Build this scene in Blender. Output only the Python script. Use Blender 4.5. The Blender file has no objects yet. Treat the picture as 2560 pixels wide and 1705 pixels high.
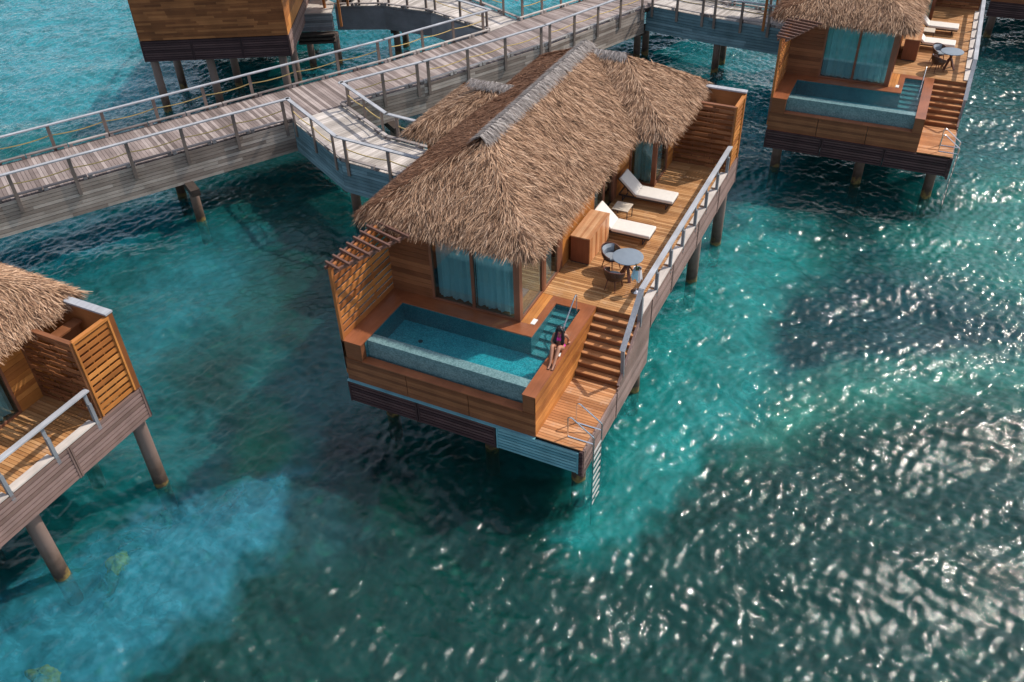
import bpy, math, random
import numpy as np
from math import radians as R, sin, cos, pi, sqrt, hypot, atan2
from mathutils import Vector, Matrix
random.seed(7)
SC = bpy.context.scene
COL = SC.collection
# ------------------------------------------------------------------ camera
cd = bpy.data.cameras.new('camera'); cam = bpy.data.objects.new('camera', cd); COL.objects.link(cam)
cd.lens = 31.476; cd.sensor_width = 36.0; cd.clip_end = 3000; cd.clip_start = .2
cr = Vector((0.900943, 0.43301, -0.028371)); cu = Vector((-0.250732, 0.572818, 0.780393)); cb = Vector((0.354169, -0.695976, 0.624645))
M4 = Matrix(((cr.x, cu.x, cb.x, 5.83202), (cr.y, cu.y, cb.y, -15.19682), (cr.z, cu.z, cb.z, 18.94346), (0, 0, 0, 1)))
cam.matrix_world = M4
SC.camera = cam
SC.render.resolution_x = 1024; SC.render.resolution_y = 682
# ------------------------------------------------------------------ sky + sun
SUN = Vector((.56, .72, 1.0)).normalized()          # towards the sun
el = math.asin(SUN.z); az = atan2(SUN.x, SUN.y)
wd = bpy.data.worlds.new("World"); SC.world = wd; wd.use_nodes = True
nt = wd.node_tree; nt.nodes.clear()
sky = nt.nodes.new('ShaderNodeTexSky'); sky.sky_type = 'NISHITA'; sky.sun_disc = False
sky.sun_elevation = el; sky.sun_rotation = az; sky.dust_density = 2.0
bg = nt.nodes.new('ShaderNodeBackground'); bg.inputs[1].default_value = .14
wo = nt.nodes.new('ShaderNodeOutputWorld')
wtc = nt.nodes.new('ShaderNodeTexCoord'); wmp = nt.nodes.new('ShaderNodeMapping'); wmp.inputs['Scale'].default_value = (1, 1, 1.8)
wn = nt.nodes.new('ShaderNodeTexNoise'); wn.inputs['Scale'].default_value = 6.5; wn.inputs['Detail'].default_value = 8; wn.inputs['Roughness'].default_value = .6
wr = nt.nodes.new('ShaderNodeMapRange'); wr.inputs[1].default_value = .50; wr.inputs[2].default_value = .64; wr.interpolation_type = 'SMOOTHSTEP'
wm = nt.nodes.new('ShaderNodeMix'); wm.data_type = 'RGBA'; wm.inputs[7].default_value = (9.5, 9.4, 9.3, 1)     # broken white cloud over the lagoon
nt.links.new(wtc.outputs['Generated'], wmp.inputs[0]); nt.links.new(wmp.outputs[0], wn.inputs['Vector']); nt.links.new(wn.outputs[0], wr.inputs[0]); nt.links.new(wr.outputs[0], wm.inputs[0]); nt.links.new(sky.outputs[0], wm.inputs[6])
nt.links.new(wm.outputs[2], bg.inputs[0]); nt.links.new(bg.outputs[0], wo.inputs[0])
sl = bpy.data.lights.new('sun', 'SUN'); sl.energy = 3.8; sl.angle = R(.6); sl.color = (1, .93, .83)
so = bpy.data.objects.new('sun', sl); COL.objects.link(so); so.rotation_euler = SUN.to_track_quat('Z', 'Y').to_euler(); so.location = (30, 40, 60)
SC.view_settings.view_transform = 'Standard'; SC.view_settings.look = 'None'; SC.view_settings.exposure = 0.0; SC.view_settings.gamma = 1
SC.render.engine = 'CYCLES'
try:
    SC.cycles.max_bounces = 8; SC.cycles.transparent_max_bounces = 12; SC.cycles.sample_clamp_indirect = 4
except Exception: pass

# ------------------------------------------------------------------ helpers
def tag(o, label=None, cat=None, group=None, kind=None):
    if label: o['label'] = label
    if cat: o['category'] = cat
    if group: o['group'] = group
    if kind: o['kind'] = kind
    return o
def empty(name, loc=(0, 0, 0), rz=0, **k):
    o = bpy.data.objects.new(name, None); COL.objects.link(o); o.location = loc; o.rotation_euler = (0, 0, rz); o.empty_display_size = .3
    return tag(o, **k)
def copy_tree(o, parent=None):
    c = o.copy(); COL.objects.link(c)
    if parent is not None: c.parent = parent
    for ch in list(o.children): copy_tree(ch, c)
    return c
class MB:
    def __init__(s): s.v = []; s.f = []; s.sm = []
    def add(s, vs, fs, smooth=False):
        n = len(s.v); s.v += [tuple(v) for v in vs]; s.f += [tuple(i + n for i in f) for f in fs]; s.sm += [smooth] * len(fs); return s
    def box(s, x0, x1, y0, y1, z0, z1):
        if x0 > x1: x0, x1 = x1, x0
        if y0 > y1: y0, y1 = y1, y0
        if z0 > z1: z0, z1 = z1, z0
        return s.add([(x0, y0, z0), (x1, y0, z0), (x1, y1, z0), (x0, y1, z0), (x0, y0, z1), (x1, y0, z1), (x1, y1, z1), (x0, y1, z1)],
                     [(0, 3, 2, 1), (4, 5, 6, 7), (0, 1, 5, 4), (1, 2, 6, 5), (2, 3, 7, 6), (3, 0, 4, 7)])
    def bar(s, p0, p1, w, h, up=(0, 0, 1)):
        p0 = Vector(p0); p1 = Vector(p1); d = (p1 - p0).normalized(); u = Vector(up)
        if abs(d.dot(u)) > .99: u = Vector((0, 1, 0))
        sd = d.cross(u).normalized() * w / 2; uu = sd.cross(d).normalized() * h / 2
        vs = []
        for p in (p0, p1): vs += [p - sd - uu, p + sd - uu, p + sd + uu, p - sd + uu]
        return s.add(vs, [(3, 2, 1, 0), (4, 5, 6, 7), (0, 1, 5, 4), (1, 2, 6, 5), (2, 3, 7, 6), (3, 0, 4, 7)])
    def quadbox(s, a, b, c, d, z0, z1):   # plan quad extruded
        q = [a, b, c, d]
        ar = sum(q[i][0] * q[(i + 1) % 4][1] - q[(i + 1) % 4][0] * q[i][1] for i in range(4))
        if ar < 0: q = q[::-1]
        vs = [(x, y, z0) for x, y in q] + [(x, y, z1) for x, y in q]
        return s.add(vs, [(0, 3, 2, 1), (4, 5, 6, 7), (0, 1, 5, 4), (1, 2, 6, 5), (2, 3, 7, 6), (3, 0, 4, 7)])
    def tube(s, pts, r, n=8, closed=False, caps=True):
        pts = [Vector(p) for p in pts]; rs = r if isinstance(r, (list, tuple)) else [r] * len(pts)
        rings = []; prev = None
        for i, p in enumerate(pts):
            if closed: d = (pts[(i + 1) % len(pts)] - pts[i - 1]).normalized()
            else: d = (pts[min(i + 1, len(pts) - 1)] - pts[max(i - 1, 0)]).normalized()
            if prev is None:
                a = Vector((0, 0, 1)) if abs(d.z) < .9 else Vector((1, 0, 0)); u = d.cross(a).normalized()
            else: u = (prev - d * prev.dot(d)).normalized()
            prev = u; w = d.cross(u)
            rings.append([p + (u * cos(2 * pi * k / n) + w * sin(2 * pi * k / n)) * rs[i] for k in range(n)])
        vs = [v for r_ in rings for v in r_]; fs = []
        m = len(pts)
        for i in range(m if closed else m - 1):
            for k in range(n):
                a = i * n + k; b = i * n + (k + 1) % n; c = ((i + 1) % m) * n + (k + 1) % n; d = ((i + 1) % m) * n + k
                fs.append((a, b, c, d))
        if caps and not closed: fs += [tuple(range(n))[::-1], tuple((m - 1) * n + k for k in range(n))]
        return s.add(vs, fs, True)
    def lathe(s, prof, c=(0, 0), n=24):
        vs = [(c[0] + r * cos(2 * pi * k / n), c[1] + r * sin(2 * pi * k / n), z) for r, z in prof for k in range(n)]; fs = []
        for i in range(len(prof) - 1):
            for k in range(n): fs.append((i * n + k, i * n + (k + 1) % n, (i + 1) * n + (k + 1) % n, (i + 1) * n + k))
        fs.append(tuple(range(n))[::-1]); fs.append(tuple((len(prof) - 1) * n + k for k in range(n)))
        return s.add(vs, fs, True)
    def build(s, name, mat, parent=None, bevel=0, **k):
        me = bpy.data.meshes.new(name); me.from_pydata(s.v, [], s.f)
        me.polygons.foreach_set('use_smooth', s.sm); me.materials.append(mat); me.update()
        o = bpy.data.objects.new(name, me); COL.objects.link(o)
        if parent is not None: o.parent = parent
        if bevel:
            b = o.modifiers.new('b', 'BEVEL'); b.width = bevel; b.segments = 2; b.limit_method = 'ANGLE'
        if any(s.sm):
            try: me.set_sharp_from_angle(angle=R(40))
            except Exception: pass
        return tag(o, **k)
rnd = random.random
def uni(a, b): return a + (b - a) * random.random()

# ------------------------------------------------------------------ materials
def mat(name):
    m = bpy.data.materials.new(name); m.use_nodes = True; nt = m.node_tree; nt.nodes.clear()
    out = nt.nodes.new('ShaderNodeOutputMaterial'); return m, nt, out
def N(nt, typ, **k):
    n = nt.nodes.new(typ)
    for a, b in k.items():
        if a.startswith('i_'): n.inputs[a[2:].replace('_', ' ')].default_value = b
        else: setattr(n, a, b)
    return n
def principled(nt, out, **k):
    p = nt.nodes.new('ShaderNodeBsdfPrincipled')
    for a, b in k.items(): p.inputs[a.replace('_', ' ')].default_value = b
    nt.links.new(p.outputs[0], out.inputs[0]); return p
def ramp(nt, stops):
    r = nt.nodes.new('ShaderNodeValToRGB'); e = r.color_ramp.elements
    while len(e) < len(stops): e.new(.5)
    for i, (p, c) in enumerate(stops): e[i].position = p; e[i].color = (*c, 1)
    return r
def wood(name, dark, mid, light, axis='x', rough=.55, grain=.5, spec=.3, scale=1.0, stain=0):
    """boards: each loose board gets its own tone, plus grain stretched along one axis"""
    m, nt, out = mat(name); L = nt.links.new
    p = principled(nt, out, Roughness=rough); p.inputs['Specular IOR Level'].default_value = spec
    geo = N(nt, 'ShaderNodeNewGeometry'); tc = N(nt, 'ShaderNodeTexCoord'); mp = N(nt, 'ShaderNodeMapping')
    s = [22, 22, 22]; s['xyz'.index(axis)] = 1.6
    mp.inputs['Scale'].default_value = [q * scale for q in s]; L(tc.outputs['Object'], mp.inputs['Vector'])
    addv = N(nt, 'ShaderNodeVectorMath', operation='ADD'); mulr = N(nt, 'ShaderNodeMath', operation='MULTIPLY'); mulr.inputs[1].default_value = 77
    L(geo.outputs['Random Per Island'], mulr.inputs[0]); L(mp.outputs[0], addv.inputs[0]); L(mulr.outputs[0], addv.inputs[1])
    no = N(nt, 'ShaderNodeTexNoise'); no.inputs['Scale'].default_value = 1; no.inputs['Detail'].default_value = 5; no.inputs['Roughness'].default_value = .65
    L(addv.outputs[0], no.inputs['Vector'])
    mx = N(nt, 'ShaderNodeMix'); mx.data_type = 'FLOAT'; mx.inputs[0].default_value = grain
    L(geo.outputs['Random Per Island'], mx.inputs[2]); L(no.outputs[0], mx.inputs[3])
    r = ramp(nt, [(.12, dark), (.5, mid), (.88, light)]); L(mx.outputs[0], r.inputs[0])
    colo = r.outputs[0]
    n2 = N(nt, 'ShaderNodeTexNoise'); n2.inputs['Scale'].default_value = 1.3; n2.inputs['Detail'].default_value = 6; L(tc.outputs['Object'], n2.inputs['Vector'])
    mr = N(nt, 'ShaderNodeMapRange'); mr.inputs[1].default_value = .3; mr.inputs[2].default_value = .7; mr.inputs[3].default_value = .80; mr.inputs[4].default_value = 1.18
    L(n2.outputs[0], mr.inputs[0])
    mm = N(nt, 'ShaderNodeMix'); mm.data_type = 'RGBA'; mm.blend_type = 'MULTIPLY'; mm.inputs[0].default_value = 1
    L(colo, mm.inputs[6]); L(mr.outputs[0], mm.inputs[7]); colo = mm.outputs[2]
    if stain:
        n3 = N(nt, 'ShaderNodeTexNoise'); n3.inputs['Scale'].default_value = 2.2; n3.inputs['Detail'].default_value = 8; n3.inputs['Roughness'].default_value = .7; L(tc.outputs['Object'], n3.inputs['Vector'])
        r3 = N(nt, 'ShaderNodeMapRange'); r3.inputs[1].default_value = .56; r3.inputs[2].default_value = .70; r3.inputs[4].default_value = stain; L(n3.outputs[0], r3.inputs[0])
        m3 = N(nt, 'ShaderNodeMix'); m3.data_type = 'RGBA'; L(r3.outputs[0], m3.inputs[0]); L(colo, m3.inputs[6]); m3.inputs[7].default_value = (.55, .42, .34, 1); colo = m3.outputs[2]
    L(colo, p.inputs['Base Color'])
    bp = N(nt, 'ShaderNodeBump'); bp.inputs['Strength'].default_value = .25; bp.inputs['Distance'].default_value = .004; L(no.outputs[0], bp.inputs['Height']); L(bp.outputs[0], p.inputs['Normal'])
    return m
def plain(name, c, rough=.5, metal=0., var=.15, nscale=6, spec=.5, bump=0):
    m, nt, out = mat(name); L = nt.links.new
    p = principled(nt, out, Roughness=rough, Metallic=metal); p.inputs['Specular IOR Level'].default_value = spec
    tc = N(nt, 'ShaderNodeTexCoord'); no = N(nt, 'ShaderNodeTexNoise'); no.inputs['Scale'].default_value = nscale; no.inputs['Detail'].default_value = 5; L(tc.outputs['Object'], no.inputs['Vector'])
    r = ramp(nt, [(.3, tuple(q * (1 - var) for q in c)), (.7, tuple(min(1, q * (1 + var)) for q in c))]); L(no.outputs[0], r.inputs[0]); L(r.outputs[0], p.inputs['Base Color'])
    if bump:
        bp = N(nt, 'ShaderNodeBump'); bp.inputs['Strength'].default_value = bump; bp.inputs['Distance'].default_value = .01; L(no.outputs[0], bp.inputs['Height']); L(bp.outputs[0], p.inputs['Normal'])
    return m
M = {}; SSC = .5
M['deck'] = wood('teak_deck', (.25, .105, .035), (.45, .22, .085), (.63, .36, .17), 'x', .6, .45, stain=.35)
M['deck2'] = wood('teak_deck_lower', (.26, .10, .035), (.47, .21, .085), (.64, .35, .18), 'x', .55, .45, stain=.55)
M['siding'] = wood('teak_siding', (.20, .062, .020), (.38, .135, .040), (.56, .225, .07), 'x', .5, .4)
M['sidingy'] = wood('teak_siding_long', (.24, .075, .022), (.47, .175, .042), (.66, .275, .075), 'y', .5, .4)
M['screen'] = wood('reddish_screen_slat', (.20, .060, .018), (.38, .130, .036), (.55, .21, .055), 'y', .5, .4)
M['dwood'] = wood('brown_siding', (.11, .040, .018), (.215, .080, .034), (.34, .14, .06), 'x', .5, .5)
M['rearwall'] = wood('brown_plank_cladding', (.15, .052, .018), (.26, .095, .032), (.42, .17, .06), 'x', .5, .35)
M['frame'] = wood('brown_frame', (.13, .05, .028), (.20, .08, .045), (.27, .115, .065), 'z', .45, .5)
M['perg'] = plain('dark_brown_pergola_timber', (.14, .065, .045), .55, 0, .25)
M['coping'] = wood('merbau_coping', (.19, .06, .024), (.29, .095, .038), (.38, .135, .058), 'y', .35, .8, spec=.5)
M['copx'] = wood('merbau_coping_cross', (.19, .06, .024), (.29, .095, .038), (.38, .135, .058), 'x', .35, .8, spec=.5)
M['skirt'] = wood('dark_stained_slat', (.035, .018, .02), (.065, .034, .036), (.11, .062, .06), 'x', .6, .4)
M['skirty'] = wood('pinkish_stained_slat', (.15, .095, .08), (.23, .15, .13), (.31, .21, .19), 'y', .6, .4)
M['tealslat'] = wood('teal_slat', (.09, .25, .30), (.15, .36, .42), (.22, .45, .50), 'x', .5, .5)  # bluish teal tone for one front skirt panel and the ledge
M['grey'] = wood('weathered_grey_board', (.13, .105, .10), (.26, .225, .215), (.43, .385, .37), 'x', .75, .35)
M['greyf'] = wood('weathered_fascia_board', (.16, .125, .11), (.26, .215, .19), (.40, .34, .30), 'x', .75, .5)
M['greyl'] = wood('pale_weathered_board', (.36, .32, .295), (.48, .43, .40), (.62, .57, .53), 'x', .75, .5)
M['rail'] = wood('silver_handrail', (.27, .275, .30), (.39, .40, .43), (.53, .54, .57), 'y', .5, .9)
M['post'] = wood('grey_brown_post', (.13, .095, .08), (.22, .17, .145), (.32, .25, .22), 'z', .7, .5)
M['rpost'] = wood('grey_metal_post', (.16, .17, .19), (.22, .235, .26), (.29, .31, .34), 'z', .5, .8)
M['curb'] = wood('pale_curb', (.42, .37, .34), (.56, .50, .46), (.68, .62, .58), 'y', .7, .8)
M['rope'] = plain('beige_rope', (.62, .45, .18), .9, nscale=30)
M['steel'] = plain('brushed_steel', (.72, .72, .74), .22, 1., .05)
M['dullstep'] = plain('dull_plastic_step', (.42, .43, .42), .6, 0, .1)
M['white'] = plain('white_paint', (.80, .80, .78), .4, 0, .04)
M['cushion'] = plain('offwhite_cushion', (.74, .69, .64), .85, 0, .04, 9, .2, .15)
M['gcushion'] = plain('grey_cushion', (.27, .30, .34), .9, 0, .12, 30, .1, .2)
M['dmetal'] = plain('dark_metal', (.045, .04, .045), .45, .2, .1)
M['wicker'] = plain('dark_brown_strap', (.05, .024, .016), .5, 0, .3, 20)
M['chairwood'] = plain('dark_red_wood', (.12, .04, .025), .45, 0, .25, 12)
M['tabletop'] = plain('blue_grey_tabletop', (.21, .255, .31), .42, 0, .07, 5)
M['stone'] = plain('beige_stone_top', (.62, .53, .43), .5, 0, .12, 9)
M['dark'] = plain('dark_interior', (.02, .018, .016), .9)
M['dbeam'] = plain('dark_timber', (.05, .035, .028), .9, 0, .3)
M['cab'] = wood('striped_acacia', (.26, .07, .022), (.48, .18, .065), (.70, .38, .19), 'y', .35, .35)
M['cabtop'] = wood('striped_acacia_top', (.30, .11, .05), (.55, .28, .14), (.74, .47, .28), 'y', .35, .6)
M['cabside'] = wood('red_brown_end_panel', (.16, .05, .024), (.22, .07, .032), (.28, .09, .042), 'z', .4, .9)
def tile_mat(name, c1, c2, scale=28):
    m, nt, out = mat(name); L = nt.links.new; p = principled(nt, out, Roughness=.35)
    tc = N(nt, 'ShaderNodeTexCoord'); v = N(nt, 'ShaderNodeTexVoronoi'); v.distance = 'CHEBYCHEV'; v.inputs['Scale'].default_value = scale; v.inputs['Randomness'].default_value = .15
    L(tc.outputs['Object'], v.inputs['Vector']); s = N(nt, 'ShaderNodeSeparateColor'); L(v.outputs['Color'], s.inputs[0])
    n2 = N(nt, 'ShaderNodeTexNoise'); n2.inputs['Scale'].default_value = 2.5; n2.inputs['Detail'].default_value = 6; L(tc.outputs['Object'], n2.inputs['Vector'])
    mx = N(nt, 'ShaderNodeMix'); mx.data_type = 'FLOAT'; mx.inputs[0].default_value = .5; L(s.outputs[0], mx.inputs[2]); L(n2.outputs[0], mx.inputs[3])
    r = ramp(nt, [(.2, c1), (.8, c2)]); L(mx.outputs[0], r.inputs[0]); L(r.outputs[0], p.inputs['Base Color']); return m
M['tile'] = tile_mat('grey_green_mosaic', (.08, .165, .18), (.20, .33, .34))
M['tiledark'] = tile_mat('dark_pool_wall_mosaic', (.025, .10, .12), (.07, .19, .21), 30)
M['tilein'] = tile_mat('teal_mosaic', (.035, .24, .28), (.12, .50, .55), 30)
def fabric_mat(name, c):
    m, nt, out = mat(name); L = nt.links.new
    d = N(nt, 'ShaderNodeBsdfDiffuse'); d.inputs[0].default_value = (*c, 1); t = N(nt, 'ShaderNodeBsdfTranslucent'); t.inputs[0].default_value = (*c, 1)
    mx = N(nt, 'ShaderNodeMixShader'); mx.inputs[0].default_value = .3; L(d.outputs[0], mx.inputs[1]); L(t.outputs[0], mx.inputs[2]); L(mx.outputs[0], out.inputs[0]); return m
M['curtain'] = fabric_mat('sheer_curtain', (.60, .64, .64))
M['towel'] = fabric_mat('pale_blue_towel', (.40, .74, .90))
M['towelw'] = fabric_mat('white_towel', (.85, .86, .9))
def glass_mat():
    m, nt, out = mat('tinted_window_glass'); L = nt.links.new
    g = N(nt, 'ShaderNodeBsdfGlossy'); g.inputs['Roughness'].default_value = .02; g.inputs[0].default_value = (.85, .95, 1, 1)
    t = N(nt, 'ShaderNodeBsdfTransparent'); t.inputs[0].default_value = (.72, .90, .92, 1)
    lw = N(nt, 'ShaderNodeLayerWeight'); pw = N(nt, 'ShaderNodeMath', operation='POWER'); pw.inputs[1].default_value = 3; L(lw.outputs['Facing'], pw.inputs[0])
    fr = N(nt, 'ShaderNodeMath', operation='MULTIPLY_ADD'); fr.inputs[1].default_value = .7; fr.inputs[2].default_value = .09; L(pw.outputs[0], fr.inputs[0])
    mx = N(nt, 'ShaderNodeMixShader'); L(fr.outputs[0], mx.inputs[0]); L(t.outputs[0], mx.inputs[1]); L(g.outputs[0], mx.inputs[2]); L(mx.outputs[0], out.inputs[0]); return m
M['glass'] = glass_mat()
def thatch_mat(name, stops, rough=.85):
    m, nt, out = mat(name); L = nt.links.new; p = principled(nt, out, Roughness=rough); p.inputs['Specular IOR Level'].default_value = .25
    g = N(nt, 'ShaderNodeNewGeometry'); tc = N(nt, 'ShaderNodeTexCoord'); no = N(nt, 'ShaderNodeTexNoise'); no.inputs['Scale'].default_value = 2.2; no.inputs['Detail'].default_value = 7; no.inputs['Roughness'].default_value = .65
    L(tc.outputs['Object'], no.inputs['Vector']); mx = N(nt, 'ShaderNodeMix'); mx.data_type = 'FLOAT'; mx.inputs[0].default_value = .42
    L(g.outputs['Random Per Island'], mx.inputs[2]); L(no.outputs[0], mx.inputs[3]); r = ramp(nt, stops); L(mx.outputs[0], r.inputs[0]); L(r.outputs[0], p.inputs['Base Color']); return m
M['thatch'] = thatch_mat('palm_thatch', [(.20, (.05, .026, .016)), (.38, (.24, .13, .078)), (.60, (.53, .325, .20)), (.86, (.82, .57, .40))])
M['thatchshade'] = thatch_mat('shaded_reddish_thatch', [(.12, (.05, .022, .013)), (.4, (.17, .075, .04)), (.65, (.30, .15, .085)), (.9, (.46, .27, .17))])  # reddish leaf tones, darkened to paint shade onto the roof's left slope
M['thatchb'] = plain('thatch_underlay', (.07, .042, .026), .95, 0, .4, 8)
M['ridge'] = thatch_mat('grey_ridge_thatch', [(.1, (.10, .08, .075)), (.5, (.31, .275, .26)), (.9, (.54, .49, .46))])
def piling_mat():
    m, nt, out = mat('concrete_brown_piling'); L = nt.links.new; p = principled(nt, out, Roughness=.7)
    g = N(nt, 'ShaderNodeNewGeometry'); s = N(nt, 'ShaderNodeSeparateXYZ'); L(g.outputs['Position'], s.inputs[0])
    no = N(nt, 'ShaderNodeTexNoise'); no.inputs['Scale'].default_value = 5; no.inputs['Detail'].default_value = 6; L(g.outputs['Position'], no.inputs['Vector'])
    a = N(nt, 'ShaderNodeMath', operation='MULTIPLY_ADD'); a.inputs[1].default_value = .8; L(no.outputs[0], a.inputs[0]); L(s.outputs[2], a.inputs[2])
    mr = N(nt, 'ShaderNodeMapRange'); mr.inputs[1].default_value = -.2; mr.inputs[2].default_value = 1.8; L(a.outputs[0], mr.inputs[0])
    r = ramp(nt, [(0, (.02, .03, .02)), (.24, (.05, .05, .02)), (.29, (.24, .17, .045)), (.35, (.16, .10, .035)), (.41, (.05, .03, .02)), (.68, (.15, .095, .07)), (1, (.22, .15, .125))]); L(mr.outputs[0], r.inputs[0]); L(r.outputs[0], p.inputs['Base Color']); return m
M['pile'] = piling_mat()

def water_mat(name, tint, body, bodyfac, rough, bump=.35, bscale=5., ior=1.33, attr=False, bdist=.1, refl=.034):
    m, nt, out = mat(name); L = nt.links.new
    tc = N(nt, 'ShaderNodeTexCoord')
    mp = N(nt, 'ShaderNodeMapping'); mp.inputs['Rotation'].default_value = (0, 0, R(-25)); mp.inputs['Scale'].default_value = (1, 1.7, 1); L(tc.outputs['Object'], mp.inputs[0])
    n1 = N(nt, 'ShaderNodeTexNoise'); n1.inputs['Scale'].default_value = bscale; n1.inputs['Detail'].default_value = 6; n1.inputs['Roughness'].default_value = .6; n1.inputs['Distortion'].default_value = .6; L(mp.outputs[0], n1.inputs['Vector'])
    bp = N(nt, 'ShaderNodeBump'); bp.inputs['Strength'].default_value = bump; bp.inputs['Distance'].default_value = bdist; L(n1.outputs[0], bp.inputs['Height'])
    t = N(nt, 'ShaderNodeBsdfTransparent'); t.inputs[0].default_value = (*tint, 1)
    d = N(nt, 'ShaderNodeSubsurfaceScattering'); d.falloff = 'BURLEY'; d.inputs[0].default_value = (*body, 1); d.inputs['Scale'].default_value = SSC; d.inputs['Radius'].default_value = (1, 1, 1)
    if attr:
        at = N(nt, 'ShaderNodeAttribute'); at.attribute_name = 'Col'
        nm = N(nt, 'ShaderNodeTexNoise'); nm.inputs['Scale'].default_value = .9; nm.inputs['Detail'].default_value = 10; nm.inputs['Roughness'].default_value = .68; nm.inputs['Distortion'].default_value = 1.2; L(tc.outputs['Object'], nm.inputs['Vector'])
        nr = N(nt, 'ShaderNodeMapRange'); nr.inputs[1].default_value = .35; nr.inputs[2].default_value = .68; nr.inputs[3].default_value = .5; nr.inputs[4].default_value = 1.45; L(nm.outputs[0], nr.inputs[0])
        cmx = N(nt, 'ShaderNodeMix'); cmx.data_type = 'RGBA'; cmx.blend_type = 'MULTIPLY'; cmx.inputs[0].default_value = 1; L(at.outputs['Color'], cmx.inputs[6]); L(nr.outputs[0], cmx.inputs[7])
        ng = N(nt, 'ShaderNodeTexNoise'); ng.inputs['Scale'].default_value = 2.1; ng.inputs['Detail'].default_value = 7; L(tc.outputs['Object'], ng.inputs['Vector'])
        gr = N(nt, 'ShaderNodeMapRange'); gr.inputs[1].default_value = .60; gr.inputs[2].default_value = .74; gr.inputs[4].default_value = .55; L(ng.outputs[0], gr.inputs[0])
        cg = N(nt, 'ShaderNodeMix'); cg.data_type = 'RGBA'; L(gr.outputs[0], cg.inputs[0]); L(cmx.outputs[2], cg.inputs[6]); cg.inputs[7].default_value = (.015, .20, .13, 1)
        colout = cg.outputs[2]; L(colout, d.inputs[0])
    L(bp.outputs[0], d.inputs['Normal'])
    d0 = N(nt, 'ShaderNodeBsdfDiffuse'); d0.inputs[0].default_value = (*body, 1); bp2 = N(nt, 'ShaderNodeBump'); bp2.inputs['Strength'].default_value = 1; bp2.inputs['Distance'].default_value = bdist * 4.5; L(n1.outputs[0], bp2.inputs['Height']); L(bp2.outputs[0], d0.inputs['Normal'])
    if attr: L(colout, d0.inputs[0])
    dm = N(nt, 'ShaderNodeMixShader'); dm.inputs[0].default_value = .72; L(d.outputs[0], dm.inputs[1]); L(d0.outputs[0], dm.inputs[2]); d = dm
    mb_ = N(nt, 'ShaderNodeMixShader'); mb_.inputs[0].default_value = bodyfac; L(t.outputs[0], mb_.inputs[1]); L(d.outputs[0], mb_.inputs[2])
    g = N(nt, 'ShaderNodeBsdfGlossy'); g.inputs['Roughness'].default_value = rough; g.inputs[0].default_value = (1, 1, 1, 1); L(bp.outputs[0], g.inputs['Normal'])
    lw = N(nt, 'ShaderNodeLayerWeight'); L(bp.outputs[0], lw.inputs['Normal']); pw = N(nt, 'ShaderNodeMath', operation='POWER'); pw.inputs[1].default_value = 4.2; L(lw.outputs['Facing'], pw.inputs[0])
    fr = N(nt, 'ShaderNodeMath', operation='MULTIPLY_ADD'); fr.inputs[1].default_value = .9; fr.inputs[2].default_value = refl; L(pw.outputs[0], fr.inputs[0])
    mx = N(nt, 'ShaderNodeMixShader'); L(fr.outputs[0], mx.inputs[0]); L(mb_.outputs[0], mx.inputs[1]); L(g.outputs[0], mx.inputs[2]); L(mx.outputs[0], out.inputs[0])
    return m
M['water'] = water_mat('lagoon_water', (.82, .96, .93), (.02, .20, .25), .5, .065, .8, 8.0, 1.36, True, .020)
M['openwater'] = water_mat('open_lagoon_water', (.82, .96, .93), (.012, .13, .15), .5, .065, .8, 8.0, 1.36, False, .035)
M['poolwater'] = water_mat('pool_water', (.50, .90, .94), (.01, .25, .30), .06, .03, .6, 5)

# ------------------------------------------------------------------ board layers (real boards with gaps)
def rows(a, b, w, gap):
    n = max(1, int(round((b - a) / w))); st = (b - a) / n
    return [(a + i * st, a + (i + 1) * st - gap) for i in range(n)]
def boards_h(mb, x0, x1, y0, y1, z, t=.03, w=.1, gap=.012, lmin=1.6, lmax=3.2):
    """floor boards running along x"""
    for (a, b) in rows(y0, y1, w, gap):
        x = x0
        while x < x1 - .01:
            e = min(x1, x + uni(lmin, lmax))
            if x1 - e < .4: e = x1
            mb.box(x, e - (.003 if e < x1 else 0), a, b, z - t, z + uni(-.0015, .0015)); x = e
def siding(mb, ax, pc, a0, a1, z0, z1, out, w=.14, gap=.008, t=.02, lmin=.9, lmax=2.4):
    """horizontal wall boards; ax='y': wall plane y=pc running along x; ax='x': plane x=pc running along y"""
    for (za, zb) in rows(z0, z1, w, gap):
        a = a0
        while a < a1 - .01:
            e = min(a1, a + uni(lmin, lmax))
            if a1 - e < .3: e = a1
            q = pc + out * (t + uni(-.002, .002)); g = .003 if e < a1 else 0
            if ax == 'y': mb.box(a, e - g, pc, q, za, zb)
            else: mb.box(pc, q, a, e - g, za, zb)
            a = e
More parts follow.
